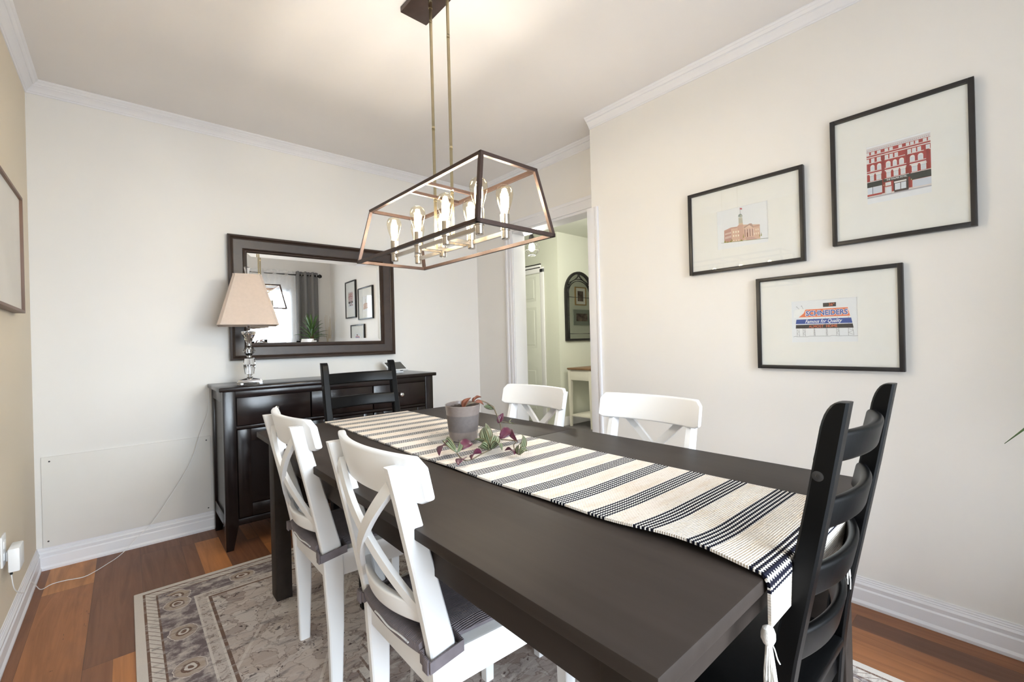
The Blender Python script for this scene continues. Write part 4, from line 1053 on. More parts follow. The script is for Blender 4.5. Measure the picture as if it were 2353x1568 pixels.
# ------------------------------------------------------------------ table lamp
def table_lamp():
    t = thing('table_lamp', 'crystal table lamp with square beige linen shade on the sideboard', 'lamp', (0.937, -0.245, SB_Z), -0.16)
    bm = B(); prism(bm, rrect(0.136, 0.136, 0.006), 0.006, 0.018, 2, 0.002)
    for sx in (-1, 1):
        for sy in (-1, 1): box(bm, (sx * 0.066, sy * 0.066, 0), (sx * 0.034, sy * 0.034, 0.008), 0.001)
    rings = [[(x, y, z) for x, y in rrect(w, w, 0.006)] for w, z in ((0.128, 0.018), (0.124, 0.026), (0.06, 0.032), (0.03, 0.036))]; loft(bm, rings)
    obj('base', bm, MAT['chrome'], t, angle=25)
    bm = B(); tube(bm, [(0, 0, 0.034), (0, 0, 0.66)], 0.0045, 14)
    for z, r in ((0.036, 0.018), (0.044, 0.012), (0.050, 0.016), (0.157, 0.011), (0.163, 0.014), (0.228, 0.012), (0.235, 0.014), (0.318, 0.010)): lathe(bm, [(r * 0.7, z), (r, z + 0.002), (r, z + 0.005), (r * 0.7, z + 0.007)], seg=20)
    tube(bm, [(0, 0, 0.318), (0, 0, 0.352)], 0.0095, 16); obj('stem', bm, MAT['chrome'], t)
    def gem(prof, seg=8):
        bm = B(); lathe(bm, prof, seg=seg, rot=PI / seg); obj('crystal', bm, MAT['crystal'], t, smooth=False)
    gem([(0.026, 0.058), (0.034, 0.108), (0.036, 0.112), (0.030, 0.152), (0.022, 0.157)])
    gem([(0.014, 0.170), (0.024, 0.180), (0.037, 0.198), (0.026, 0.218), (0.014, 0.228)])
    gem([(0.014, 0.243), (0.043, 0.305), (0.045, 0.316), (0.036, 0.318)], 6)
    # shade: tapered square, cut corners
    bm = B()
    def sq(w, z, c): return [(x, y, z) for x, y in ((w - c, -w), (w, -w + c), (w, w - c), (w - c, w), (-w + c, w), (-w, w - c), (-w, -w + c), (-w + c, -w))]
    zb, zt = 0.352, 0.660
    o = [(0.158, zb), (0.158, zb + 0.006), (0.155, zb + 0.012), (0.076, zt - 0.008), (0.0765, zt)]; i = [(0.073, zt), (0.152, zb + 0.012), (0.1555, zb)]
    loft(bm, [sq(wv, z, 0.010 + 0.05 * wv) for wv, z in o + i + [o[0]]], True, False); obj('lamp_shade', bm, MAT['linen'], t, angle=20)
    bm = B()
    for a in range(4):
        c, s = math.cos(a * PI / 2 + PI / 4), math.sin(a * PI / 2 + PI / 4); tube(bm, [(0, 0, 0.640), (0.10 * c, 0.10 * s, 0.652)], 0.0016, 6)
    obj('shade_spider', bm, MAT['chrome'], t)
    bm = B(); lathe(bm, [(0.010, 0.668), (0.0165, 0.706), (0.017, 0.710), (0.015, 0.711)], seg=6); obj('finial', bm, MAT['crystal'], t, smooth=False)
table_lamp()

# ------------------------------------------------------------------ small display on the sideboard
def smart_display():
    t = thing('smart_display', 'small white tablet display tilted back on the right end of the sideboard', 'tablet', (1.925, -0.17, SB_Z), 0.12)
    w2 = 0.082; a = math.radians(32)
    bm = B(); rings = []
    # tilted slab: from the front lower edge up and back
    d = Vector((0, math.cos(a), math.sin(a))); n = Vector((0, -math.sin(a), math.cos(a))); o = Vector((0, -0.06, 0.012)); L = 0.118
    sec = []
    for u, v in rrect(w2 * 2, L, 0.008, 4): sec.append((u, v + L / 2))
    for h in (0.0, 0.010): rings.append([tuple(Vector((u, 0, 0)) + o + d * v + n * h) for u, v in sec])
    loft(bm, rings); s = obj('housing', bm, MAT['whiteplastic'], t)
    bm = B(); rings = []
    for h in (0.0098, 0.0106): rings.append([tuple(Vector((u, 0, 0)) + o + d * (v + L / 2) + n * h) for u, v in rrect(w2 * 2 - 0.022, L - 0.024, 0.004, 3)])
    loft(bm, rings); obj('screen', bm, MAT['screen'], t)
    bm = B(); rings = []
    for k, (yy, zz, hh) in enumerate(((-0.050, 0.0, 0.010), (-0.02, 0.0, 0.030), (0.015, 0.0, 0.048), (0.035, 0.0, 0.052))): rings.append([(-0.05, yy, zz), (0.05, yy, zz), (0.046, yy + 0.004, zz + hh), (-0.046, yy + 0.004, zz + hh)])
    loft(bm, rings); obj('stand', bm, MAT['whiteplastic'], t)
    bm = B(); box(bm, (0.008, -0.0665, 0.0135), (0.032, -0.0645, 0.018)); obj('microphone_slot', bm, MAT['darkplastic'], t)
smart_display()

# ------------------------------------------------------------------ wall mirror
def wall_mirror():
    cx, cz = 1.429, 1.450; hw, hh = 0.559, 0.405
    t = thing('wall_mirror', 'large mirror in a wide dark bronze moulded frame above the sideboard', 'mirror', (cx, -0.032, cz))
    prof = [(0.0, 0.0), (0.0, -0.026), (0.004, -0.032), (0.012, -0.034), (0.018, -0.030), (0.021, -0.024), (0.026, -0.026), (0.030, -0.024), (0.030, -0.020), (0.082, -0.014), (0.084, -0.020), (0.088, -0.022), (0.092, -0.018), (0.095, -0.012), (0.102, -0.014), (0.106, -0.010), (0.109, -0.003), (0.109, 0.0)]
    bm = B(); rings = []
    for ins, y in prof: rings.append([(x, y, z) for x, z in ((-hw + ins, -hh + ins), (hw - ins, -hh + ins), (hw - ins, hh - ins), (-hw + ins, hh - ins))])
    loft(bm, rings + [rings[0]], True, False); obj('frame', bm, MAT['mframe'], t, angle=30)
    gw, gh, bv = hw - 0.106, hh - 0.106, 0.026
    bm = B(); loft(bm, [[(sx * (gw), y, sz * gh) for sx, sz in ((-1, -1), (1, -1), (1, 1), (-1, 1))] for y in (0.004, -0.0012)] + [[(sx * (gw - bv), -0.0030, sz * (gh - bv)) for sx, sz in ((-1, -1), (1, -1), (1, 1), (-1, 1))]])
    obj('mirror_glass', bm, MAT['mirror'], t, smooth=False)
    t.rotation_euler = (0.003, 0, -0.026)
wall_mirror()

# ------------------------------------------------------------------ framed prints on the right wall
FONT = None
def text_mesh(s, size, loc, parent_bm, mi, frame, shear=0.0, bold=0.0, width=None):
    """letters as flat mesh laid in the print plane; frame maps (u,v,h) to local coordinates"""
    cu = bpy.data.curves.new('lettering', 'FONT'); cu.body = s; cu.size = size; cu.shear = shear; cu.offset = bold
    cu.align_x = 'CENTER'; cu.align_y = 'CENTER'; cu.resolution_u = 3
    o = bpy.data.objects.new('lettering', cu); C.objects.link(o)
    dg = bpy.context.evaluated_depsgraph_get(); me = bpy.data.meshes.new_from_object(o.evaluated_get(dg))
    xs = [v.co.x for v in me.vertices]
    k = 1.0 if width is None or not xs else width / (max(xs) - min(xs))
    vs = [parent_bm.verts.new(frame(loc[0] + v.co.x * k, loc[1] + v.co.y + loc[3] * v.co.x * k if len(loc) > 3 else loc[1] + v.co.y, loc[2])) for v in me.vertices]
    for p in me.polygons:
        try:
            f = parent_bm.faces.new([vs[i] for i in p.vertices]); f.material_index = mi
        except ValueError: pass
    bpy.data.objects.remove(o); bpy.data.curves.remove(cu); bpy.data.meshes.remove(me)

def framed_print(label, yl, yr, zb, zt, paper, draw, fw=0.0165):
    """yl is the left edge as seen from the room (the larger y)"""
    cy, cz = (yl + yr) / 2, (zb + zt) / 2; w2, h2 = (yl - yr) / 2, (zt - zb) / 2
    t = thing('framed_print', label, 'picture', (XR - 0.002, cy, cz), 0.0, 'black framed prints on the right wall')
    fr = lambda u, v, h: (-h, -u, v)            # u to the right, v up, h off the wall
    bm = B()
    def fb(u0, u1, v0, v1, h0, h1, bev=0.001): box(bm, fr(u0, v0, h0), fr(u1, v1, h1), bev)
    D = 0.024
    fb(-w2, -w2 + fw, -h2, h2, 0, D); fb(w2 - fw, w2, -h2, h2, 0, D); fb(-w2 + fw, w2 - fw, -h2, -h2 + fw, 0, D); fb(-w2 + fw, w2 - fw, h2 - fw, h2, 0, D)
    obj('frame', bm, MAT['frame'], t)
    pu0, pu1, pv0, pv1 = paper
    bm = B(); hm = 0.014
    for a in ((-w2 + fw, pu0, -h2 + fw, h2 - fw), (pu1, w2 - fw, -h2 + fw, h2 - fw), (pu0, pu1, -h2 + fw, pv0), (pu0, pu1, pv1, h2 - fw)): fb(a[0], a[1], a[2], a[3], 0.006, hm, 0.0)
    obj('mount', bm, MAT['mat'], t)
    bm = B(); fb(pu0 - 0.004, pu1 + 0.004, pv0 - 0.004, pv1 + 0.004, 0.006, 0.0115, 0.0)
    mats = [MAT['paper']]; level = [0]
    def mi(c):
        m = ink(*c)
        if m not in mats: mats.append(m)
        return mats.index(m)
    pw, ph = pu1 - pu0, pv1 - pv0
    def P(u, v): return (pu0 + pw * u, pv1 - ph * v)        # unit square, v downwards
    def poly(pts, c):
        level[0] += 1; h = 0.0116 + level[0] * 0.000012
        f = bm.faces.new([bm.verts.new(fr(*P(u, v), h)) for u, v in pts]); f.material_index = mi(c)
    def rect(u0, v0, u1, v1, c): poly([(u0, v1), (u1, v1), (u1, v0), (u0, v0)], c)
    def line(a, b, wd, c):
        (u0, v0), (u1, v1) = a, b; L = math.hypot((u1 - u0) * pw, (v1 - v0) * ph) or 1; nx, ny = -(v1 - v0) * ph / L * wd / pw, (u1 - u0) * pw / L * wd / ph
        poly([(u0 - nx, v0 - ny), (u1 - nx, v1 - ny), (u1 + nx, v1 + ny), (u0 + nx, v0 + ny)], c)
    def text(s, u, v, size, c, shear=0.0, bold=0.0, width=None, slope=0.0):
        level[0] += 1; h = 0.0116 + level[0] * 0.000012; x, y = P(u, v)
        text_mesh(s, size, (x, y, h, slope), bm, mi(c), fr, shear, bold, width)
    draw(poly, rect, line, text)
    me = bpy.data.meshes.new('print'); bm.to_mesh(me); bm.free()
    for m in mats: me.materials.append(m)
    link('print', me, t)
    bm = B(); fb(-w2 + fw - 0.002, w2 - fw + 0.002, -h2 + fw - 0.002, h2 - fw + 0.002, 0.0165, 0.0180, 0.0); obj('glass', bm, MAT['pglass'], t, smooth=False)
    return t

def draw_hall(poly, rect, line, text):
    def q(x, y):                                 # measured off the print: columns 75..1765, sloping top edge
        u = (x - 75) / 1690.0; return (u, (y - (410 - 0.233 * (x - 75))) / 1160.0)
    def pp(pts, c): poly([q(*p) for p in pts][::-1], c)
    wall, dk, lt = (222, 188, 168), (196, 152, 140), (232, 204, 186)
    pp([(310, 960), (550, 850), (575, 1285), (308, 1325)], dk)
    pp([(550, 850), (760, 812), (860, 785), (870, 1235), (580, 1285)], wall)
    pp([(760, 812), (830, 748), (960, 722), (975, 1195), (868, 1238)], (212, 172, 156))
    pp([(960, 742), (1500, 702), (1512, 1105), (970, 1195)], wall)
    pp([(310, 960), (550, 850), (760, 812), (760, 850), (550, 890), (312, 1005)], (200, 160, 146))
    pp([(1300, 765), (1500, 702), (1510, 745), (1300, 800)], (206, 168, 152))
    pp([(975, 815), (1170, 700), (1245, 690), (1305, 790), (1290, 815), (1165, 740), (1010, 850)], (190, 160, 146)); pp([(1020, 838), (1165, 742), (1285, 808)], lt)
    for x in (1000, 1085, 1165, 1250): pp([(x, 880 - (x - 1000) * 0.12), (x + 40, 872 - (x - 1000) * 0.12), (x + 48, 1090 - (x - 1000) * 0.18), (x + 8, 1098 - (x - 1000) * 0.18)], (176, 140, 130))
    for x in (1040, 1125, 1208, 1288): pp([(x, 850 - (x - 1040) * 0.12), (x + 24, 846 - (x - 1040) * 0.12), (x + 30, 1090 - (x - 1040) * 0.18), (x + 6, 1096 - (x - 1040) * 0.18)], (238, 216, 204))
    pp([(1080, 965), (1110, 960), (1114, 1090), (1084, 1096)], (130, 84, 72))
    for k in range(5):
        x = 345 + k * 44; y = 1045 - k * 14
        pp([(x, y), (x + 18, y - 6), (x + 18, y + 44), (x, y + 50)], (246, 240, 232)); pp([(x, y + 105), (x + 18, y + 99), (x + 18, y + 165), (x, y + 171)], (246, 240, 232))
    for k in range(3):
        x = 615 + k * 84; y = 960 - k * 14
        for dy in (0, 112): pp([(x, y + dy), (x + 40, y + dy - 8), (x + 40, y + dy + 50), (x, y + dy + 58)], (250, 240, 224))
        pp([(x + 10, y + 262), (x + 40, y + 256), (x + 40, y + 286), (x + 10, y + 292)], (250, 240, 224))
    for x, y in ((1370, 835), (1435, 822), (1310, 960), (1372, 945), (1438, 930)): pp([(x, y), (x + 24, y - 4), (x + 26, y + 52), (x + 2, y + 56)], (250, 240, 224))
    pp([(1040, 1110), (1290, 1070), (1430, 1130), (1060, 1190)], (206, 170, 162))
    pp([(820, 715), (955, 690), (962, 738), (822, 765)], (220, 196, 172))
    pp([(815, 545), (945, 520), (955, 690), (820, 718)], (208, 204, 190))
    for x in (838, 868, 900, 930): pp([(x, 575), (x + 10, 573), (x + 12, 692), (x + 2, 695)], (172, 166, 156))
    pp([(805, 520), (812, 480), (845, 440), (880, 424), (918, 436), (945, 466), (948, 508), (880, 525)], (156, 162, 156)); pp([(895, 475), (918, 470), (918, 500), (896, 504)], (236, 230, 210))
    line(q(880, 425), q(870, 250), 0.0006, (120, 110, 110)); pp([(875, 262), (942, 258), (942, 302), (876, 300)], (188, 70, 92))
    for x, y, w, h in ((330, 1300, 80, 46), (430, 1300, 60, 40), (575, 1235, 50, 55), (540, 1275, 80, 40), (970, 1110, 40, 110), (900, 1215, 90, 40), (1495, 1035, 40, 70), (1548, 1015, 34, 95)): pp([(x - w / 2, y + 20), (x, y - h), (x + w / 2, y + 10)], (150, 146, 74))
    line(q(190, 1348), q(310, 1332), 0.0005, (110, 110, 100)); line(q(308, 1328), q(1580, 1105), 0.0009, (140, 150, 90)); line(q(1580, 1105), q(1790, 1072), 0.0008, (90, 100, 90))

def draw_hotel(poly, rect, line, text):
    red, wht, glass, blk, stone = (176, 72, 68), (240, 236, 234), (222, 224, 230), (66, 68, 66), (222, 210, 208)
    rect(0, 0.03, 1, 0.10, (222, 214, 216)); rect(0, 0.0, 1, 0.03, (242, 242, 246))
    for k in range(34): rect(0.01 + k * 0.029, 0.062, 0.022 + k * 0.029, 0.080, (186, 176, 182))
    rect(0, 0.095, 1, 0.87, red)
    for u0, u1 in ((0.245, 0.295), (0.63, 0.69), (0.935, 0.975)): rect(u0, 0.17, u1, 0.86, (156, 62, 58))
    rect(0, 0.150, 1, 0.162, (226, 208, 204)); rect(0, 0.185, 1, 0.200, wht)
    def win(u0, u1, v0, v1):
        rect(u0, v0, u1, v1, wht); rect(u0 + 0.008, v0 + 0.010, u1 - 0.008, v1 - 0.004, glass)
    for u0, u1 in ((0, 0.045), (0.075, 0.135), (0.175, 0.235), (0.30, 0.355), (0.375, 0.43), (0.52, 0.575), (0.635, 0.685), (0.70, 0.755), (0.775, 0.825), (0.89, 0.945), (0.965, 1.0)): win(u0, u1, 0.102, 0.150)
    for u0, u1 in ((0, 0.04), (0.075, 0.13), (0.17, 0.235), (0.30, 0.355), (0.375, 0.43), (0.455, 0.51), (0.655, 0.71), (0.725, 0.785), (0.805, 0.86), (0.93, 0.99)): win(u0, u1, 0.215, 0.285)
    for u0, u1 in ((0, 0.245), (0.295, 0.62), (0.65, 0.90), (0.975, 1)): rect(u0, 0.287, u1, 0.297, wht)
    for u0, u1 in ((0.06, 0.13), (0.17, 0.24), (0.315, 0.39), (0.425, 0.49), (0.525, 0.60), (0.69, 0.765), (0.81, 0.89)):
        um, r = (u0 + u1) / 2, (u1 - u0) / 2
        poly([(u0, 0.43), (u1, 0.43), (u1, 0.36)] + [(um + r * math.cos(a), 0.36 - 0.035 * math.sin(a)) for a in [PI * k / 10 for k in range(1, 10)]] + [(u0, 0.36)], wht)
        rect(u0 + 0.01, 0.355, u1 - 0.01, 0.425, glass)
    for u0, u1 in ((0, 0.245), (0.295, 0.635), (0.685, 0.93)): rect(u0, 0.433, u1, 0.443, wht); rect(u0, 0.468, u1, 0.486, wht)
    for u0, u1 in ((0.05, 0.115), (0.155, 0.235), (0.32, 0.39), (0.435, 0.51), (0.545, 0.62), (0.715, 0.80), (0.85, 0.93)):
        win(u0, u1, 0.488, 0.605); rect(u0 - 0.008, 0.488, u1 + 0.008, 0.508, wht); rect(u0, 0.520, u1, 0.526, (200, 200, 206))
    rect(0, 0.612, 0.25, 0.622, wht); rect(0.29, 0.612, 0.67, 0.620, wht); rect(0.70, 0.612, 1, 0.622, wht)
    rect(0, 0.624, 0.25, 0.715, blk); rect(0.69, 0.624, 1, 0.735, blk); rect(0.27, 0.622, 0.69, 0.672, blk); rect(0.43, 0.66, 0.66, 0.885, (78, 66, 64))
    text('THE WALPER HOTEL.', 0.482, 0.646, 0.0085, (240, 240, 240), bold=0.0002, width=0.062)
    rect(0.0, 0.715, 0.245, 0.835, wht); rect(0.006, 0.72, 0.088, 0.83, (222, 226, 236)); rect(0.094, 0.72, 0.24, 0.83, (214, 218, 230)); rect(0.086, 0.715, 0.094, 0.835, blk)
    rect(0.72, 0.74, 1.0, 0.865, wht); rect(0.728, 0.745, 1.0, 0.86, (214, 218, 230))
    rect(0.30, 0.685, 0.39, 0.745, wht); rect(0.31, 0.69, 0.38, 0.74, glass); rect(0.29, 0.76, 0.40, 0.895, stone); rect(0.31, 0.775, 0.385, 0.89, (226, 228, 236))
    rect(0.44, 0.70, 0.63, 0.725, wht); rect(0.45, 0.735, 0.535, 0.845, (226, 230, 238)); rect(0.545, 0.735, 0.625, 0.845, (226, 230, 238))
    rect(0, 0.835, 0.24, 0.865, red); rect(0, 0.868, 0.26, 0.878, wht); rect(0.66, 0.868, 1, 0.880, wht); rect(0, 0.880, 1, 0.895, (176, 172, 180)); rect(0, 0.895, 1, 0.905, (204, 202, 210)); rect(0.24, 0.858, 0.29, 0.882, stone); rect(0.40, 0.858, 0.44, 0.885, stone); rect(0.665, 0.855, 0.73, 0.885, stone)
    rect(0, 0.905, 1, 1.0, (239, 240, 245))
    for u in (0.27, 0.70): rect(u, 0.715, u + 0.012, 0.735, (214, 190, 130))

def draw_sign(poly, rect, line, text):
    org, blu, blk, ink_, led = (238, 126, 84), (58, 84, 160), (62, 56, 56), (84, 84, 92), (232, 122, 84)
    # outline of an empty white panel at the left end of the top board
    poly([(0.03, 0.40), (0.045, 0.22), (0.12, 0.19), (0.21, 0.20), (0.22, 0.40)][::-1], (246, 246, 246))
    poly([(0.10, 0.405), (0.905, 0.425), (0.872, 0.205), (0.215, 0.205), (0.185, 0.30)], (250, 240, 236))
    poly([(0.115, 0.395), (0.893, 0.412), (0.862, 0.218), (0.225, 0.218), (0.195, 0.305)], org)
    text('SCHNEIDERS', 0.545, 0.318, 0.030, (244, 240, 244), bold=0.0022, width=0.156, slope=0.0); text('SCHNEIDERS', 0.545, 0.318, 0.029, (70, 96, 172), bold=0.0007, width=0.151, slope=0.0)
    poly([(0.062, 0.555), (0.925, 0.575), (0.908, 0.455), (0.075, 0.448)], blu)
    text('Famous for Quality', 0.49, 0.508, 0.0215, (246, 246, 250), shear=0.35, bold=0.0003, width=0.135)
    poly([(0.060, 0.665), (0.940, 0.685), (0.928, 0.590), (0.065, 0.578)], blk)
    text('ALMOST  HOME', 0.49, 0.630, 0.0165, led, bold=0.0002, width=0.104)
    rect(0.50, 0.085, 0.695, 0.178, blk); text('26\u00b0', 0.63, 0.132, 0.0155, led, bold=0.0002)
    for u, dx in ((0.08, 0.038), (0.18, 0.034), (0.352, 0.016), (0.54, 0.016), (0.695, 0.036), (0.865, 0.07)):
        line((u, 0.67), (u, 0.855), 0.0004, ink_); line((u + dx * 0.85, 0.67), (u + dx * 1.1, 0.855), 0.0004, ink_)
        line((u, 0.70), (u + dx, 0.745), 0.0003, ink_); line((u + dx, 0.745), (u, 0.79), 0.0003, ink_); line((u, 0.79), (u + dx, 0.84), 0.0003, ink_)
    for u in (0.355, 0.53, 0.71, 0.87): line((u, 0.425), (u, 0.452), 0.0004, ink_); line((u, 0.56), (u, 0.585), 0.0004, ink_)
    pts = [(0.02, 0.865), (0.06, 0.850), (0.07, 0.862), (0.25, 0.868), (0.27, 0.858), (0.46, 0.862), (0.60, 0.866), (0.62, 0.850), (0.76, 0.866), (0.80, 0.862), (0.90, 0.864), (0.95, 0.872), (1.0, 0.868)]
    for a, b in zip(pts, pts[1:]): line(a, b, 0.0005, ink_)
    line((0.085, 0.135), (0.125, 0.20), 0.0004, ink_); line((0.165, 0.125), (0.19, 0.20), 0.0004, ink_)
    line((0.075, 0.135), (0.09, 0.135), 0.0008, ink_); line((0.155, 0.125), (0.172, 0.125), 0.0008, ink_)

framed_print('black framed print of a beige domed town hall, leftmost picture on right wall', -2.194, -2.724, 1.445, 1.868, (-0.117, 0.117, -0.100, 0.092), draw_hall)
framed_print('tall black framed print of a red brick hotel, rightmost picture on right wall', -2.826, -3.250, 1.488, 2.010, (-0.093, 0.096, -0.112, 0.117), draw_hotel)
framed_print('black framed print of an orange and blue rooftop billboard, lowest picture on right wall', -2.520, -3.048, 0.967, 1.388, (-0.120, 0.119, -0.091, 0.092), draw_sign)

# picture on the left wall, cut by the photo edge
def left_picture():
    ya, yb, za, zb = -1.30, -0.455, 1.302, 1.812
    t = thing('framed_canvas', 'walnut framed pale abstract picture on the left wall', 'picture', (0.001, (ya + yb) / 2, (za + zb) / 2))
    w2, h2 = (yb - ya) / 2, (zb - za) / 2; fw, D = 0.012, 0.034
    bm = B()
    for a, b in (((0, -w2, -h2), (D, -w2 + fw, h2)), ((0, w2 - fw, -h2), (D, w2, h2)), ((0, -w2 + fw, -h2), (D, w2 - fw, -h2 + fw)), ((0, -w2 + fw, h2 - fw), (D, w2 - fw, h2))): box(bm, a, b, 0.001)
    obj('frame', bm, MAT['walnut'], t)
    bm = B(); box(bm, (0.004, -w2 + fw, -h2 + fw), (0.024, w2 - fw, h2 - fw)); obj('canvas', bm, MAT['canvas'], t)
left_picture()

# ------------------------------------------------------------------ outlet, plug-in adapter, cord
def outlet():
    t = thing('wall_outlet', 'white wall outlet plate low on the left wall', 'outlet', (0.0, -0.815, 0.384))
    bm = B(); box(bm, (0, -0.036, -0.057), (0.006, 0.036, 0.057), 0.002); obj('cover_plate', bm, MAT['whiteplastic'], t)
    bm = B(); box(bm, (0.004, -0.017, 0.008), (0.0085, 0.017, 0.036), 0.002); box(bm, (0.004, -0.017, -0.036), (0.0085, 0.017, -0.008), 0.002); obj('receptacle', bm, MAT['whiteplastic'], t)
    t = thing('power_adapter', 'white plug-in adapter in the left wall outlet, its thin cable trailing to the sideboard', 'adapter', (0.0, -0.80, 0.352))
    bm = B(); box(bm, (0.0095, -0.020, -0.012), (0.022, 0.018, 0.022), 0.002); obj('plug_neck', bm, MAT['whiteplastic'], t)
    bm = B(); box(bm, (0.018, -0.052, -0.048), (0.050, 0.040, 0.040), 0.005); obj('housing', bm, MAT['whiteplastic'], t)
    bm = B(); tube(bm, [(0.026, -0.045, -0.056), (0.026, -0.045, -0.046)], 0.004, 10); obj('cord_socket', bm, MAT['darkplastic'], t)
    pts = [(0.026, -0.845, 0.296), (0.028, -0.80, 0.22), (0.030, -0.62, 0.135), (0.030, -0.45, 0.112), (0.034, -0.36, 0.06), (0.045, -0.30, 0.012), (0.075, -0.245, 0.004), (0.121, -0.240, 0.003), (0.184, -0.258, 0.003), (0.225, -0.226, 0.003), (0.275, -0.155, 0.003), (0.312, -0.100, 0.004), (0.352, -0.065, 0.026), (0.40, -0.055, 0.075), (0.464, -0.05, 0.135), (0.567, -0.045, 0.292), (0.653, -0.040, 0.45), (0.700, -0.035, 0.60), (0.742, -0.03, 0.72), (0.752, -0.012, 0.80), (0.756, -0.012, 0.88)]
    bm = B(); tube(bm, catmull(pts, 6), 0.0017, 8); o = obj('cable', bm, MAT['whiteplastic'], t); o.location = (0.0, 0.80, -0.352)
outlet()

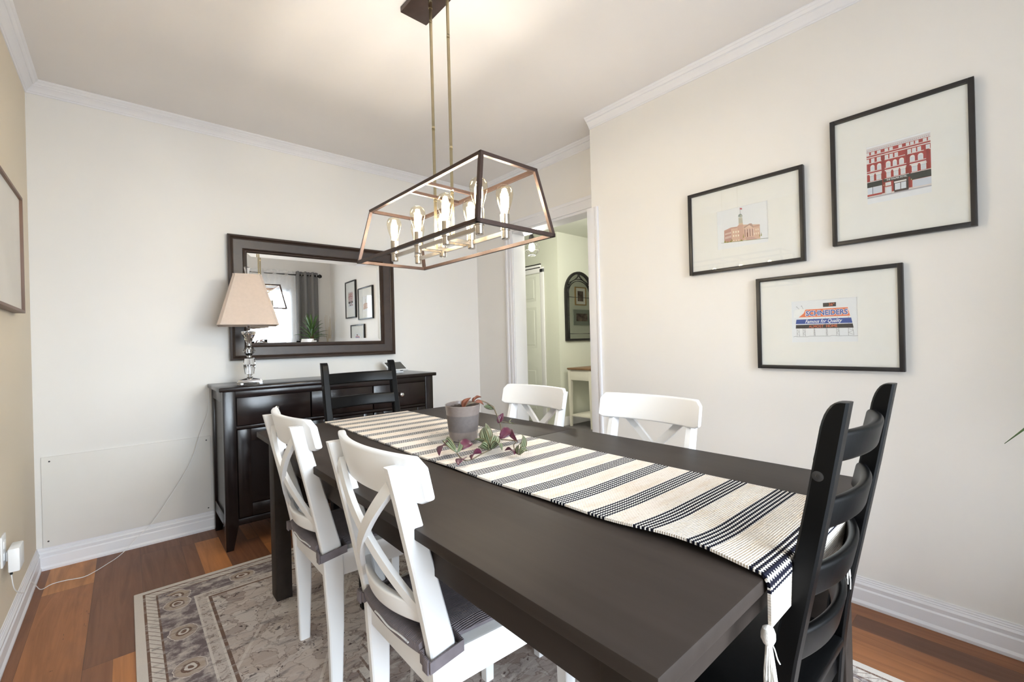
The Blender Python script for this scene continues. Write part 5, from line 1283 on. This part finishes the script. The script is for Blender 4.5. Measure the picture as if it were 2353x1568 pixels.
# ------------------------------------------------------------------ window end of the room (seen in the mirror)
def window_end():
    Y = YREAR + 0.085; ZRD = 2.18
    t = thing('curtain_rod', 'dark curtain rod with faceted finial above the window, seen in the mirror', 'curtain rod', (1.35, Y, ZRD))
    bm = B(); tube(bm, [(-1.10, 0, 0), (1.08, 0, 0)], 0.011, 14); obj('rod', bm, MAT['iron'], t)
    for s in (-1, 1):
        bm = B(); lathe(bm, [(0.011, 0), (0.013, 0.012), (0.030, 0.035), (0.030, 0.05), (0.018, 0.07), (0.001, 0.075)], seg=8)
        f = obj('finial', bm, MAT['iron'], t, smooth=False); f.rotation_euler = (0, s * PI / 2, 0); f.location = (s * 1.075, 0, 0)
        bm = B(); box(bm, (s * 1.02 - 0.008, -0.085, -0.012), (s * 1.02 + 0.008, 0.0, 0.012)); obj('bracket', bm, MAT['iron'], t)
    def drape(name, label, xa, xb, waves, amp, mat, zb, y, cat='curtain'):
        bm = B(); N = waves * 12; zs = [zb, 0.5, 1.0, 1.5, 2.0, 2.15, 2.225]
        rows = []
        for z in zs:
            row = []
            for k in range(N + 1):
                a = k / N; am = amp * (1.0 + 0.25 * math.sin(3 * a + z)) * (1.0 if z < 2.1 else 0.9)
                row.append(bm.verts.new((xa + (xb - xa) * a, y + am * math.sin(2 * PI * waves * a), z + (0.012 * abs(math.sin(PI * waves * a * 2)) if z > 2.2 else 0))))
            rows.append(row)
        for A, Bq in zip(rows, rows[1:]):
            for k in range(N): bm.faces.new((A[k], A[k + 1], Bq[k + 1], Bq[k]))
        o = obj(name, bm, mat, angle=80)
        if cat == 'curtain' and name == 'grey_curtain':
            md = o.modifiers.new('thickness', 'SOLIDIFY'); md.thickness = 0.003; md.offset = 0
        tag(o, label, cat)
        return o
    drape('sheer_curtain', 'white sheer curtain glowing in the window, seen in the mirror', 0.36, 2.115, 11, 0.024, MAT['sheer'], 0.03, Y)
    g = drape('grey_curtain', 'grey grommet curtain panel beside the window, seen in the mirror', 2.125, 2.44, 3, 0.034, MAT['greycurtain'], 0.03, Y)
    for k in range(6):
        bm = B(); R, r = 0.022, 0.0035
        rings = []
        for i in range(20):
            a = 2 * PI * i / 20; rings.append([(r * math.sin(b), (R + r * math.cos(b)) * math.cos(a), (R + r * math.cos(b)) * math.sin(a)) for b in [2 * PI * j / 6 for j in range(6)]])
        loft(bm, rings + [rings[0]], True, False); o = obj('grommet', bm, MAT['chrome'], g); o.location = (2.125 + 0.315 * (k + 0.5) / 6, Y, ZRD)
    # tall spiky plant in the corner
    px, py = 2.26, -3.66
    t = thing('potted_dracaena', 'spiky green dracaena in the window corner, seen in the mirror', 'plant', (px, py, 0))
    bm = B(); lathe(bm, [(0.001, 0), (0.11, 0), (0.15, 0.32), (0.155, 0.34), (0.143, 0.34), (0.138, 0.30), (0.001, 0.30)], seg=36); obj('pot', bm, MAT['potblack'], t)
    bm = B(); tube(bm, catmull([(0, 0, 0.29), (0.02, 0.01, 0.7), (0.0, 0.0, 1.34)], 6), 0.024, 12); obj('trunk', bm, MAT['trunk'], t)
    bm = B(); uvl = bm.loops.layers.uv.new('UVMap'); rnd = random.Random(11)
    for k in range(64):
        a = k * 2.39996; h = 0.96 + 0.40 * k / 63; el = 0.15 + 1.15 * (k / 63) ** 1.3 + rnd.uniform(-.1, .1); L = rnd.uniform(0.32, 0.38) * (1.0 - 0.15 * (k / 63))
        drop = 0.20 * (1 - k / 63) + 0.05
        pts = []
        for i in range(9):
            s = i / 8; rr = L * s * math.cos(el) ; zz = h + L * s * math.sin(el) - drop * s * s
            pts.append(Vector((rr * math.cos(a), rr * math.sin(a), zz)))
        side = Vector((-math.sin(a), math.cos(a), 0)); prev = None
        for i, p in enumerate(pts):
            s = i / 8; wv = 0.016 * (math.sin(PI * (0.12 + 0.88 * s)) ** 0.7 if s < 1 else 0.02)
            row = [bm.verts.new(p - side * wv + Vector((0, 0, wv * 0.5))), bm.verts.new(p), bm.verts.new(p + side * wv + Vector((0, 0, wv * 0.5)))]
            if prev:
                for j in range(2):
                    f = bm.faces.new((prev[j], prev[j + 1], row[j + 1], row[j]))
                    for lp, uv in zip(f.loops, ((j / 2, s), ((j + 1) / 2, s), ((j + 1) / 2, s), (j / 2, s))): lp[uvl].uv = uv
            prev = row
    fo = obj('foliage', bm, MAT['blade'], t, angle=80); md = fo.modifiers.new('thickness', 'SOLIDIFY'); md.thickness = 0.0012; md.offset = 0
    # pampas stems
    t = thing('pampas_vase', 'white floor vase of dry beige pampas stems, seen in the mirror', 'vase', (2.56, -3.90, 0))
    bm = B(); lathe(bm, [(0.001, 0), (0.05, 0), (0.075, 0.12), (0.07, 0.3), (0.035, 0.46), (0.04, 0.5), (0.034, 0.5), (0.03, 0.46)], seg=28, caps=False); obj('vase', bm, MAT['vase'], t)
    bm = B(); rnd = random.Random(4)
    for k in range(26):
        a = rnd.uniform(0, 2 * PI); sp = rnd.uniform(0.01, 0.07); hgt = rnd.uniform(1.25, 1.6)
        tube(bm, catmull([(0, 0, 0.42), (sp * 0.4 * math.cos(a), sp * 0.4 * math.sin(a), 0.9), (sp * math.cos(a), sp * math.sin(a), hgt)], 4), 0.0022, 5)
    obj('stems', bm, MAT['pampas'], t)
window_end()
